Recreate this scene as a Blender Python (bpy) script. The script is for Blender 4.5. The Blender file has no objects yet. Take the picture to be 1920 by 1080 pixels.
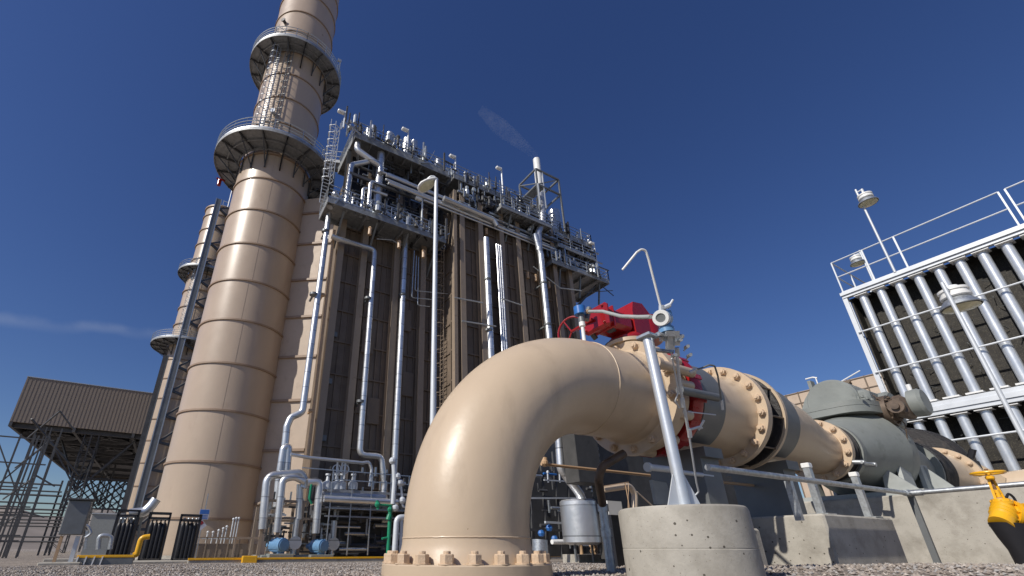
import bpy, math, random
from mathutils import Vector as V, Matrix
PI = math.pi
rad = math.radians
sc = bpy.context.scene
C = sc.collection

# ---------------------------------------------------------------- camera, sky, sun, exposure
FPX, CX, CY = 850.0, 839.0, 645.0          # focal length and principal point in photo pixels
PITCH, HEAD, EYE = rad(24.3), rad(29.8), 0.6
cd = bpy.data.cameras.new('camera')
cam = bpy.data.objects.new('camera', cd); C.objects.link(cam)
cam.location = (0, 0, EYE); cam.rotation_euler = (PI/2 + PITCH, 0, -HEAD)
cd.sensor_width = 36; cd.lens = FPX/1920*36
cd.shift_x = (960-CX)/1920; cd.shift_y = (CY-540)/1920
cd.clip_start = 0.05; cd.clip_end = 6000
sc.camera = cam
SUN_EL = rad(40); SUN_AZ = math.atan2(-1, -0.17)
SUNV = V((math.sin(SUN_AZ)*math.cos(SUN_EL), math.cos(SUN_AZ)*math.cos(SUN_EL), math.sin(SUN_EL)))
w = bpy.data.worlds.new('World'); sc.world = w; w.use_nodes = True
nt = w.node_tree; nt.nodes.clear()
sky = nt.nodes.new('ShaderNodeTexSky'); sky.sky_type = 'NISHITA'; sky.sun_disc = False
sky.sun_elevation = SUN_EL; sky.sun_rotation = SUN_AZ
sky.altitude = 900; sky.air_density = 1.25; sky.dust_density = 0.8; sky.ozone_density = 6.0
hs = nt.nodes.new('ShaderNodeHueSaturation'); hs.inputs['Saturation'].default_value = 1.13; hs.inputs['Hue'].default_value = .516
bg = nt.nodes.new('ShaderNodeBackground'); bg.inputs['Strength'].default_value = 0.077
wo = nt.nodes.new('ShaderNodeOutputWorld')
nt.links.new(sky.outputs[0], hs.inputs['Color'])
def thin_cloud():                       # a faint streak of high cloud low in the sky to the left
    dirs = []
    for az, el in ((-14.6, 19.8), (2.0, 22.4)): dirs.append(V((math.sin(rad(az))*math.cos(rad(el)), math.cos(rad(az))*math.cos(rad(el)), math.sin(rad(el)))))
    n = dirs[0].cross(dirs[1]).normalized(); m = (dirs[0]*.85+dirs[1]*.15).normalized()
    tc = nt.nodes.new('ShaderNodeTexCoord')
    def dot(v):
        q = nt.nodes.new('ShaderNodeVectorMath'); q.operation = 'DOT_PRODUCT'; q.inputs[1].default_value = v; nt.links.new(tc.outputs['Generated'], q.inputs[0]); return q.outputs['Value']
    def mr(s, a, b, c=0, d=1):
        q = nt.nodes.new('ShaderNodeMapRange'); q.interpolation_type = 'SMOOTHSTEP'
        for k, x in zip(('From Min', 'From Max', 'To Min', 'To Max'), (a, b, c, d)): q.inputs[k].default_value = x
        nt.links.new(s, q.inputs[0]); return q.outputs[0]
    def op(o, a, b):
        q = nt.nodes.new('ShaderNodeMath'); q.operation = o
        for i, x in enumerate((a, b)):
            if isinstance(x, (int, float)): q.inputs[i].default_value = x
            else: nt.links.new(x, q.inputs[i])
        return q.outputs[0]
    ns = nt.nodes.new('ShaderNodeTexNoise'); ns.inputs['Scale'].default_value = 14; ns.inputs['Detail'].default_value = 8; nt.links.new(tc.outputs['Generated'], ns.inputs['Vector'])
    off = op('ADD', dot(n), op('MULTIPLY', op('SUBTRACT', ns.outputs['Fac'], .5), .03))
    band = mr(op('ABSOLUTE', off, 0), .0, .014, 1, 0); side = mr(dot(m), .93, .985)
    fac = op('MULTIPLY', op('MULTIPLY', band, side), mr(ns.outputs['Fac'], .3, .7, .03, .10))
    mx = nt.nodes.new('ShaderNodeMix'); mx.data_type = 'RGBA'; nt.links.new(fac, mx.inputs[0]); nt.links.new(hs.outputs[0], mx.inputs[6]); mx.inputs[7].default_value = (8.5, 8.8, 9.3, 1)
    return mx.outputs[2]
nt.links.new(thin_cloud(), bg.inputs['Color'])
nt.links.new(bg.outputs[0], wo.inputs['Surface'])
sl = bpy.data.lights.new('sun', 'SUN'); sl.energy = 4.4; sl.angle = rad(0.53); sl.color = (1.0, 0.94, 0.85)
so = bpy.data.objects.new('sun', sl); C.objects.link(so); so.location = SUNV*80
so.rotation_euler = SUNV.to_track_quat('Z', 'Y').to_euler()
sc.view_settings.view_transform = 'Standard'; sc.view_settings.look = 'None'
sc.view_settings.gamma = 1; sc.view_settings.exposure = 0.0
sc.render.resolution_x = 1024; sc.render.resolution_y = 576
sc.cycles.max_bounces = 6

# ---------------------------------------------------------------- survey helpers: photo pixel -> a point on a known real plane
Fh = V((math.sin(HEAD), math.cos(HEAD), 0)); RT = V((math.cos(HEAD), -math.sin(HEAD), 0))
FW = Fh*math.cos(PITCH) + V((0, 0, math.sin(PITCH))); UP = -Fh*math.sin(PITCH) + V((0, 0, math.cos(PITCH)))
E0 = V((0, 0, EYE))
def ray(x, y): return RT*((x-CX)/FPX) - UP*((y-CY)/FPX) + FW
def D(x, y, d): return E0 + ray(x, y)*d
def oX(x, y, X): r = ray(x, y); return E0 + r*(X/r.x)
def oY(x, y, Y): r = ray(x, y); return E0 + r*(Y/r.y)
def oZ(x, y, Z): r = ray(x, y); return E0 + r*((Z-EYE)/r.z)
def depth(P): return (V(P)-E0).dot(FW)

# ---------------------------------------------------------------- mesh builder
def frame(ax, up=None):
    z = V(ax).normalized()
    u = V(up) if up is not None else (V((0, 0, 1)) if abs(z.z) < 0.95 else V((1, 0, 0)))
    x = u.cross(z)
    if x.length < 1e-6: x = V((1, 0, 0)).cross(z) if abs(z.x) < .9 else V((0, 1, 0)).cross(z)
    x.normalize(); y = z.cross(x)
    return x, y, z
class MB:
    def __init__(s): s.v = []; s.f = []; s.mk = []
    def add(s, vs, fs):
        n = len(s.v); s.mk.append((n, len(s.f))); s.v += [V(p) for p in vs]; s.f += [tuple(i+n for i in f) for f in fs]; return s
    def obox(s, c, x, y, z):
        c = V(c)
        vs = [c+x*a+y*b+z*d for d in (-1, 1) for a, b in ((-1, -1), (1, -1), (1, 1), (-1, 1))]
        return s.add(vs, [(3, 2, 1, 0), (4, 5, 6, 7), (0, 1, 5, 4), (1, 2, 6, 5), (2, 3, 7, 6), (3, 0, 4, 7)])
    def box(s, x0, x1, y0, y1, z0, z1):
        return s.obox(((x0+x1)/2, (y0+y1)/2, (z0+z1)/2), V(((x1-x0)/2, 0, 0)), V((0, (y1-y0)/2, 0)), V((0, 0, (z1-z0)/2)))
    def cbox(s, x0, x1, y0, y1, z0, z1, b=0.02):       # chamfered box
        vs = []; xs = (x0, x1); ys = (y0, y1); zs = (z0, z1)
        idx = {}
        for i in (0, 1):
            for j in (0, 1):
                for k in (0, 1):
                    sx, sy, sz = (b if i == 0 else -b), (b if j == 0 else -b), (b if k == 0 else -b)
                    for a, p in (('x', (xs[i], ys[j]+sy, zs[k]+sz)), ('y', (xs[i]+sx, ys[j], zs[k]+sz)), ('z', (xs[i]+sx, ys[j]+sy, zs[k]))):
                        idx[(i, j, k, a)] = len(vs); vs.append(p)
        g = lambda i, j, k, a: idx[(i, j, k, a)]
        fs = []
        for i in (0, 1):
            q = [g(i, 0, 0, 'x'), g(i, 1, 0, 'x'), g(i, 1, 1, 'x'), g(i, 0, 1, 'x')]; fs.append(q if i else q[::-1])
            q = [g(0, i, 0, 'y'), g(1, i, 0, 'y'), g(1, i, 1, 'y'), g(0, i, 1, 'y')]; fs.append(q[::-1] if i else q)
            q = [g(0, 0, i, 'z'), g(1, 0, i, 'z'), g(1, 1, i, 'z'), g(0, 1, i, 'z')]; fs.append(q if i else q[::-1])
        for i in (0, 1):
            for j in (0, 1):
                fs.append([g(i, j, 0, 'x'), g(i, j, 1, 'x'), g(i, j, 1, 'y'), g(i, j, 0, 'y')])
                fs.append([g(i, 0, j, 'x'), g(i, 1, j, 'x'), g(i, 1, j, 'z'), g(i, 0, j, 'z')])
                fs.append([g(0, i, j, 'y'), g(1, i, j, 'y'), g(1, i, j, 'z'), g(0, i, j, 'z')])
                for k in (0, 1): fs.append([g(i, j, k, 'x'), g(i, j, k, 'y'), g(i, j, k, 'z')])
        return s.add(vs, fs)
    def bar(s, p, q, w, h=None, up=None):
        p, q = V(p), V(q); h = h or w
        x, y, z = frame(q-p, up)
        return s.obox((p+q)/2, x*(w/2), y*(h/2), (q-p)/2)
    def hbeam(s, p, q, w, d, up=None, t=0.03):         # web + two flanges; y = depth direction
        p, q = V(p), V(q); x, y, z = frame(q-p, up)
        h = (q-p)/2; c = (p+q)/2
        s.obox(c+y*(d/2-t/2), x*(w/2), y*(t/2), h); s.obox(c-y*(d/2-t/2), x*(w/2), y*(t/2), h)
        return s.obox(c, x*(t/2), y*(d/2-t), h)
    def lathe(s, o, ax, prof, n=24, up=None, caps=True, a0=0, a1=2*PI):
        o = V(o); x, y, z = frame(ax, up); full = abs(a1-a0-2*PI) < 1e-6
        m = n if full else n+1; vs = []
        for t, r in prof:
            for i in range(m):
                a = a0+(a1-a0)*i/n
                vs.append(o+z*t+(x*math.cos(a)+y*math.sin(a))*r)
        fs = []
        for k in range(len(prof)-1):
            for i in range(n):
                j = (i+1) % m if full else i+1
                fs.append((k*m+i, k*m+j, (k+1)*m+j, (k+1)*m+i))
        if caps and full:
            if prof[0][1] > 1e-5: fs.append(tuple(range(m))[::-1])
            if prof[-1][1] > 1e-5: fs.append(tuple((len(prof)-1)*m+i for i in range(m)))
        return s.add(vs, fs)
    def cyl(s, p, q, r, r2=None, n=16):
        p, q = V(p), V(q); L = (q-p).length
        return s.lathe(p, q-p, [(0, r), (L, r if r2 is None else r2)], n)
    def ringo(s, o, ax, r0, r1, h, n=48, a0=0, a1=2*PI, up=None):     # flat annulus with thickness h (from o along ax)
        return s.lathe(o, ax, [(0, r0), (h, r0), (h, r1), (0, r1), (0, r0)], n, up, False, a0, a1)
    def sphere(s, c, r, n=12, sq=(1, 1, 1)):
        c = V(c); vs = [c+V((0, 0, -r*sq[2]))]; m = n//2
        for k in range(1, m):
            a = -PI/2+PI*k/m
            for i in range(n):
                b = 2*PI*i/n; vs.append(c+V((math.cos(a)*math.cos(b)*r*sq[0], math.cos(a)*math.sin(b)*r*sq[1], math.sin(a)*r*sq[2])))
        vs.append(c+V((0, 0, r*sq[2]))); fs = []
        for i in range(n): fs.append((0, 1+(i+1) % n, 1+i))
        for k in range(m-2):
            for i in range(n):
                j = (i+1) % n; fs.append((1+k*n+i, 1+k*n+j, 1+(k+1)*n+j, 1+(k+1)*n+i))
        L = len(vs)-1
        for i in range(n): fs.append((L, 1+(m-2)*n+i, 1+(m-2)*n+(i+1) % n))
        return s.add(vs, fs)
    def tube(s, pts, r, n=10, bend=None, caps=True, close=False):
        pts = [V(p) for p in pts]
        if bend is None: bend = r*2.6
        P = []
        if close: P = pts
        else:
            P = [pts[0]]
            for i in range(1, len(pts)-1):
                a, b, c = pts[i-1], pts[i], pts[i+1]
                u, v_ = (a-b), (c-b); lu, lv = u.length, v_.length
                if lu < 1e-6 or lv < 1e-6: continue
                u.normalize(); v_.normalize()
                ang = u.angle(v_, PI)
                if ang > PI-0.05: P.append(b); continue
                d = min(bend/math.tan(ang/2) if bend > 0 else 0, lu*.48, lv*.48)
                if d < 1e-4: P.append(b); continue
                p0, p1 = b+u*d, b+v_*d; k = 6 if n > 8 else 4
                for j in range(k+1):
                    t = j/k; P.append(p0*(1-t)**2+b*2*t*(1-t)+p1*t*t)
            P.append(pts[-1])
        Q = [P[0]]
        for p in P[1:]:
            if (p-Q[-1]).length > 1e-5: Q.append(p)
        P = Q; m = len(P)
        if m < 2: return s
        T = []
        for i in range(m):
            if close: t = P[(i+1) % m]-P[i-1]
            else: t = (P[min(i+1, m-1)]-P[max(i-1, 0)])
            T.append(t.normalized())
        x, y, z = frame(T[0]); vs = []
        for i in range(m):
            if i:
                q = T[i-1].rotation_difference(T[i]); x = q @ x
                x = (x-T[i]*x.dot(T[i])).normalized()
            y = T[i].cross(x)
            for j in range(n):
                a = 2*PI*j/n; vs.append(P[i]+(x*math.cos(a)+y*math.sin(a))*r)
        fs = []
        for i in range(m if close else m-1):
            k = (i+1) % m
            for j in range(n):
                l = (j+1) % n; fs.append((i*n+j, i*n+l, k*n+l, k*n+j))
        if caps and not close: fs.append(tuple(range(n))[::-1]); fs.append(tuple((m-1)*n+j for j in range(n)))
        return s.add(vs, fs)
    def nut(s, o, ax, R, h, up=None, stud=True):
        s.lathe(o, ax, [(0, R*1.22), (h*.12, R*1.22)], 14, up)
        s.lathe(V(o)+V(ax).normalized()*h*.12, ax, [(0, R), (h*.8, R), (h*.88, R*.9)], 6, up)
        if stud: s.lathe(V(o)+V(ax).normalized()*h, ax, [(0, R*.52), (h*.25, R*.52), (h*.3, R*.42)], 10, up)
        return s
    def prism(s, pts, ext):                           # polygon (3D points, planar) extruded by vector ext
        n = len(pts); ext = V(ext); a = [V(p) for p in pts]
        return s.add(a+[p+ext for p in a], [tuple(range(n))[::-1], tuple(range(n, 2*n))]+[(i, (i+1) % n, n+(i+1) % n, n+i) for i in range(n)])
    def mesh(s, name, mat, loc=V((0, 0, 0)), sharp=32):
        me = bpy.data.meshes.new(name)
        me.from_pydata([tuple(p-loc) for p in s.v], [], s.f)
        import bmesh
        bm = bmesh.new(); bm.from_mesh(me); bmesh.ops.recalc_face_normals(bm, faces=bm.faces); bm.to_mesh(me); bm.free()
        me.polygons.foreach_set('use_smooth', [True]*len(me.polygons))
        me.set_sharp_from_angle(angle=rad(sharp))
        me.materials.append(mat); me.update()
        return me
def root_loc(o):
    while o.parent: o = o.parent
    return o.location.copy()
def props(o, label=None, cat=None, group=None, kind=None):
    if label: o['label'] = label
    if cat: o['category'] = cat
    if group: o['group'] = group
    if kind: o['kind'] = kind
    return o
def thing(name, label, cat, loc, group=None):
    o = bpy.data.objects.new(name, None); C.objects.link(o); o.location = V(loc); o.empty_display_size = .2
    return props(o, label, cat, group)
def part(name, mb, mat, parent, label=None, kind=None, sharp=32):
    o = bpy.data.objects.new(name, mb.mesh(name, mat, root_loc(parent), sharp)); C.objects.link(o); o.parent = parent
    return props(o, label, kind=kind)
def parts(name, mb, mat, parent, every=1, sharp=32):      # one child object per piece of the builder
    mk = mb.mk[::every]+[(len(mb.v), len(mb.f))]
    for (v0, f0), (v1, f1) in zip(mk, mk[1:]):
        q = MB(); q.v = mb.v[v0:v1]; q.f = [tuple(i-v0 for i in f) for f in mb.f[f0:f1]]; part(name, q, mat, parent, sharp=sharp)
def solo(name, mb, mat, label, cat, loc=(0, 0, 0), group=None, kind=None, sharp=32):
    o = bpy.data.objects.new(name, mb.mesh(name, mat, V(loc), sharp)); C.objects.link(o); o.location = V(loc)
    return props(o, label, cat, group, kind)
def inst(name, me, parent, loc, ax, up=None):         # instance of a mesh modelled along +Z at its own origin
    o = bpy.data.objects.new(name, me); C.objects.link(o); o.parent = parent
    x, y, z = frame(ax, up); M = Matrix((x, y, z)).transposed().to_4x4(); M.translation = V(loc)-root_loc(parent)
    o.matrix_local = M
    return o
def copy_tree(o, parent=None, off=V((0, 0, 0))):
    c = o.copy(); C.objects.link(c)
    if parent is None: c.location = o.location+off
    else: c.parent = parent
    for ch in list(o.children): copy_tree(ch, c)
    return c

# ---------------------------------------------------------------- materials
def N(nt_, t, **k):
    n = nt_.nodes.new(t)
    for a, b in k.items(): setattr(n, a, b)
    return n
def ramp(nt_, src, a, b, p0=0.35, p1=0.65):
    r = N(nt_, 'ShaderNodeValToRGB'); r.color_ramp.elements[0].position = p0; r.color_ramp.elements[1].position = p1
    r.color_ramp.elements[0].color = (*a, 1); r.color_ramp.elements[1].color = (*b, 1)
    nt_.links.new(src, r.inputs[0]); return r.outputs[0]
def noise(nt_, scale, detail=5, rough=.55, stretch=None):
    tc = N(nt_, 'ShaderNodeTexCoord'); o = tc.outputs['Object']
    if stretch:
        mp = N(nt_, 'ShaderNodeMapping'); mp.inputs['Scale'].default_value = stretch
        nt_.links.new(o, mp.inputs[0]); o = mp.outputs[0]
    n = N(nt_, 'ShaderNodeTexNoise'); n.inputs['Scale'].default_value = scale; n.inputs['Detail'].default_value = detail
    n.inputs['Roughness'].default_value = rough; nt_.links.new(o, n.inputs['Vector']); return n.outputs['Fac']
def mat(name, col, rough=.5, metal=0, var=.12, scale=3, bump=0, bscale=60, dirt=None, dscale=2, dpos=(.58, .75), coat=0, stretch=None, rvar=.12, spec=.5):
    m = bpy.data.materials.new(name); m.use_nodes = True; t = m.node_tree; b = t.nodes['Principled BSDF']
    n1 = noise(t, scale, 6, .6, stretch)
    c = ramp(t, n1, tuple(x*(1-var) for x in col), tuple(min(1, x*(1+var)) for x in col), .3, .7)
    if dirt:
        n2 = noise(t, dscale, 8, .65, stretch)
        mx = N(t, 'ShaderNodeMix', data_type='RGBA'); f = ramp(t, n2, (0, 0, 0), (1, 1, 1), *dpos)
        t.links.new(f, mx.inputs[0]); t.links.new(c, mx.inputs[6]); mx.inputs[7].default_value = (*dirt, 1); c = mx.outputs[2]
    t.links.new(c, b.inputs['Base Color']); b.inputs['Metallic'].default_value = metal
    r = N(t, 'ShaderNodeMapRange'); r.inputs['To Min'].default_value = max(.03, rough-rvar); r.inputs['To Max'].default_value = min(1, rough+rvar)
    t.links.new(noise(t, scale*2.3, 4), r.inputs[0]); t.links.new(r.outputs[0], b.inputs['Roughness'])
    b.inputs['Specular IOR Level'].default_value = spec
    if coat: b.inputs['Coat Weight'].default_value = coat; b.inputs['Coat Roughness'].default_value = .12
    if bump:
        bp = N(t, 'ShaderNodeBump'); bp.inputs['Strength'].default_value = bump; bp.inputs['Distance'].default_value = .02
        t.links.new(noise(t, bscale, 5), bp.inputs['Height']); t.links.new(bp.outputs[0], b.inputs['Normal'])
    return m
M = {}
M['beige'] = mat('beige_pipe_paint', (.535, .42, .298), .40, var=.06, scale=1.3, bump=.12, bscale=9, dirt=(.40, .31, .215), dscale=3, dpos=(.52, .85), coat=.12, stretch=(1, 1, .35))
def specks(m, scale, keep, size, col):      # sparse chips and scuffs
    t = m.node_tree; b = t.nodes['Principled BSDF']; src = b.inputs['Base Color'].links[0].from_socket
    tc = N(t, 'ShaderNodeTexCoord'); vo = N(t, 'ShaderNodeTexVoronoi'); vo.inputs['Scale'].default_value = scale
    nz = N(t, 'ShaderNodeTexNoise'); nz.inputs['Scale'].default_value = scale*7; mxv = N(t, 'ShaderNodeMix', data_type='RGBA'); mxv.inputs[0].default_value = .012
    t.links.new(tc.outputs['Object'], mxv.inputs[6]); t.links.new(tc.outputs['Object'], nz.inputs['Vector']); t.links.new(nz.outputs['Color'], mxv.inputs[7]); t.links.new(mxv.outputs[2], vo.inputs['Vector'])
    sp = N(t, 'ShaderNodeSeparateColor'); t.links.new(vo.outputs['Color'], sp.inputs[0])
    mr = N(t, 'ShaderNodeMapRange'); mr.inputs['From Min'].default_value = keep; mr.inputs['To Max'].default_value = size; t.links.new(sp.outputs[0], mr.inputs[0])
    lt = N(t, 'ShaderNodeMath', operation='LESS_THAN'); t.links.new(vo.outputs['Distance'], lt.inputs[0]); t.links.new(mr.outputs[0], lt.inputs[1])
    mx = N(t, 'ShaderNodeMix', data_type='RGBA'); t.links.new(lt.outputs[0], mx.inputs[0]); t.links.new(src, mx.inputs[6]); mx.inputs[7].default_value = (*col, 1)
    t.links.new(mx.outputs[2], b.inputs['Base Color'])
specks(M['beige'], 5, .72, .05, (.33, .24, .16)); specks(M['beige'], 14, .85, .07, (.42, .33, .24))
M['bolt'] = mat('beige_bolt_paint', (.56, .42, .29), .5, var=.12, scale=9, bump=.3, bscale=50, dirt=(.34, .22, .13), dscale=14, dpos=(.6, .8))
M['stack'] = mat('stack_paint', (.455, .357, .268), .36, var=.07, scale=.5, bump=.05, bscale=1.2, dirt=(.36, .27, .20), dscale=.9, dpos=(.6, .9), stretch=(1, 1, .5), coat=.15)
specks(M['stack'], .6, .7, .10, (.30, .22, .16))
M['ringp'] = mat('stack_ring_paint', (.30, .21, .145), .5, var=.1, scale=2)
M['casing'] = mat('shade_toned_casing_paint', (.165, .125, .092), .6, var=.16, scale=.6, dirt=(.10, .075, .055), dscale=1.1, dpos=(.5, .85), bump=.15, bscale=2)  # dull brown paint, base colour lowered further to deepen the front's shade
M['column'] = mat('shade_toned_column_paint', (.28, .22, .165), .55, var=.10, scale=1, dirt=(.18, .13, .09), dscale=2)  # column colour lowered too, so the boiler front looks shaded
M['duct'] = mat('duct_paint', (.50, .40, .31), .55, var=.07, scale=.7, dirt=(.38, .29, .22), dscale=1.3, dpos=(.55, .9))
M['tan'] = mat('tan_pipe_paint', (.48, .32, .19), .45, var=.1, scale=3)
M['alu'] = mat('aluminium_cladding', (.72, .73, .74), .38, .80, var=.08, scale=2, bump=.2, bscale=8, rvar=.12)
def cladding(m):        # jacket joints: a dark lap line and a slight tone change every 0.95 m of height
    t = m.node_tree; b = t.nodes['Principled BSDF']; src = b.inputs['Base Color'].links[0].from_socket
    ge = N(t, 'ShaderNodeNewGeometry'); sp = N(t, 'ShaderNodeSeparateXYZ'); t.links.new(ge.outputs['Position'], sp.inputs[0])
    def op(o, a, c):
        q = N(t, 'ShaderNodeMath', operation=o)
        for i, x in enumerate((a, c)):
            if x is None: continue
            if isinstance(x, (int, float)): q.inputs[i].default_value = x
            else: t.links.new(x, q.inputs[i])
        return q.outputs[0]
    z = op('MULTIPLY', sp.outputs[2], 1/.95); fr = op('FRACT', z, None); line = op('LESS_THAN', fr, .05)
    wn = N(t, 'ShaderNodeTexWhiteNoise', noise_dimensions='1D'); t.links.new(op('FLOOR', z, None), wn.inputs['W'])
    v = op('SUBTRACT', op('ADD', op('MULTIPLY', wn.outputs['Value'], .22), .80), op('MULTIPLY', line, .38))
    hv = N(t, 'ShaderNodeHueSaturation'); t.links.new(src, hv.inputs['Color']); t.links.new(v, hv.inputs['Value']); t.links.new(hv.outputs[0], b.inputs['Base Color'])
cladding(M['alu'])
M['galv'] = mat('galvanized_steel', (.52, .55, .57), .45, .85, var=.18, scale=14, dirt=(.35, .36, .37), dscale=20, dpos=(.5, .7))
M['galvp'] = mat('bright_galvanized_paint', (.60, .63, .66), .5, .25, var=.07, scale=3)
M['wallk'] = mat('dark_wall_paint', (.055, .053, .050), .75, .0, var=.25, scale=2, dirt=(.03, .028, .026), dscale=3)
M['steel'] = mat('grey_steel', (.17, .18, .185), .5, .35, var=.15, scale=2)
M['dsteel'] = mat('dark_steel', (.075, .076, .08), .6, .2, var=.2, scale=2)
M['grate'] = mat('platform_grating', (.30, .31, .32), .6, .5, var=.25, scale=4)
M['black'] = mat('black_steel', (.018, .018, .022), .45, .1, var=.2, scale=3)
M['rubber'] = mat('black_rubber', (.022, .020, .020), .55, var=.25, scale=12, bump=.4, bscale=30, dirt=(.07, .055, .045), dscale=6)
M['red'] = mat('red_paint', (.30, .009, .011), .30, var=.12, scale=5, coat=.4, dirt=(.25, .01, .012), dscale=7)
M['blue'] = mat('blue_paint', (.03, .14, .42), .35, var=.1, scale=6, coat=.2)
M['lblue'] = mat('light_blue_paint', (.13, .27, .46), .38, var=.12, scale=10, coat=.3)
M['yellow'] = mat('yellow_paint', (.80, .42, .012), .35, var=.07, scale=8, coat=.3, dirt=(.5, .25, .02), dscale=16)
M['green'] = mat('green_paint', (.01, .22, .11), .4, var=.1, scale=5)
M['pump'] = mat('pump_grey_paint', (.22, .235, .22), .5, var=.10, scale=3, bump=.12, bscale=14, dirt=(.13, .14, .125), dscale=4)
M['plate'] = mat('pale_grey_plate', (.36, .38, .37), .55, .1, var=.12, scale=6)
M['rust'] = mat('rusty_steel', (.20, .10, .05), .7, .2, var=.3, scale=8)
M['brown'] = mat('brown_steel', (.13, .095, .07), .5, .3, var=.3, scale=12, dirt=(.06, .045, .035), dscale=10)
M['tubem'] = mat('zinc_tube', (.62, .65, .68), .36, .55, var=.06, scale=2, bump=.1, bscale=9)
M['white'] = mat('white_enamel', (.78, .78, .76), .4, var=.04, scale=5)
M['glass'] = mat('lamp_glass', (.62, .60, .42), .2, var=.12, scale=14)
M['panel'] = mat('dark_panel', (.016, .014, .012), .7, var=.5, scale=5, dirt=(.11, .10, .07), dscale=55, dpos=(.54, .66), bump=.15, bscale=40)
M['accb'] = mat('brown_grey_cladding', (.235, .195, .16), .6, var=.06, scale=.5, stretch=(6, 6, .1))
M['sign'] = mat('blue_sign', (.05, .16, .50), .4)
M['signw'] = mat('pale_sign', (.55, .55, .62), .4)
M['hill'] = mat('dry_hill', (.24, .205, .175), .9, var=.2, scale=.02)
def concrete():
    m = mat('concrete', (.41, .385, .335), .85, var=.10, scale=2.2, dirt=(.235, .215, .18), dscale=3.6, dpos=(.44, .74), bump=.10, bscale=60)
    t = m.node_tree; b = t.nodes['Principled BSDF']
    src = b.inputs['Base Color'].links[0].from_socket
    tc = N(t, 'ShaderNodeTexCoord')
    def holes(scale, thr, prev, col):
        vo = N(t, 'ShaderNodeTexVoronoi'); vo.inputs['Scale'].default_value = scale; t.links.new(tc.outputs['Object'], vo.inputs['Vector'])
        sp = N(t, 'ShaderNodeSeparateColor'); t.links.new(vo.outputs['Color'], sp.inputs[0])
        mul = N(t, 'ShaderNodeMath', operation='MULTIPLY'); t.links.new(sp.outputs[0], mul.inputs[0]); mul.inputs[1].default_value = thr
        lt = N(t, 'ShaderNodeMath', operation='LESS_THAN'); t.links.new(vo.outputs['Distance'], lt.inputs[0]); t.links.new(mul.outputs[0], lt.inputs[1])
        mx = N(t, 'ShaderNodeMix', data_type='RGBA'); t.links.new(lt.outputs[0], mx.inputs[0]); t.links.new(prev, mx.inputs[6]); mx.inputs[7].default_value = (*col, 1)
        return mx.outputs[2]
    s1 = holes(18, .16, src, (.09, .08, .065)); s2 = holes(60, .16, s1, (.20, .18, .15))
    t.links.new(s2, b.inputs['Base Color']); return m
M['concrete'] = concrete()
def gravelmat(stone):
    m = bpy.data.materials.new('gravel_stone' if stone else 'gravel_ground'); m.use_nodes = True; t = m.node_tree; b = t.nodes['Principled BSDF']
    b.inputs['Roughness'].default_value = .9
    if stone:
        gi = N(t, 'ShaderNodeNewGeometry'); src = gi.outputs['Random Per Island']
        r = N(t, 'ShaderNodeValToRGB'); cr = r.color_ramp; cr.elements[0].color = (.16, .135, .115, 1); cr.elements[1].color = (.50, .44, .38, 1)
        e = cr.elements.new(.5); e.color = (.34, .29, .245, 1); e = cr.elements.new(.8); e.color = (.30, .29, .28, 1)
        t.links.new(src, r.inputs[0]); t.links.new(r.outputs[0], b.inputs['Base Color']); return m
    tc = N(t, 'ShaderNodeTexCoord')
    vo = N(t, 'ShaderNodeTexVoronoi'); vo.inputs['Scale'].default_value = 26; t.links.new(tc.outputs['Object'], vo.inputs['Vector'])
    sp = N(t, 'ShaderNodeSeparateColor'); t.links.new(vo.outputs['Color'], sp.inputs[0])
    c1 = ramp(t, sp.outputs[0], (.15, .125, .105), (.46, .40, .34), 0, 1)
    n2 = noise(t, .35, 6); c2 = ramp(t, n2, (.80, .80, .80), (1.1, 1.08, 1.05), .35, .65)
    mx = N(t, 'ShaderNodeMix', data_type='RGBA', blend_type='MULTIPLY'); mx.inputs[0].default_value = 1
    t.links.new(c1, mx.inputs[6]); t.links.new(c2, mx.inputs[7]); t.links.new(mx.outputs[2], b.inputs['Base Color'])
    bp = N(t, 'ShaderNodeBump'); bp.inputs['Strength'].default_value = 1; bp.inputs['Distance'].default_value = .04; bp.invert = True
    t.links.new(vo.outputs['Distance'], bp.inputs['Height']); t.links.new(bp.outputs[0], b.inputs['Normal'])
    return m
M['gravel'] = gravelmat(False); M['stone'] = gravelmat(True)

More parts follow.
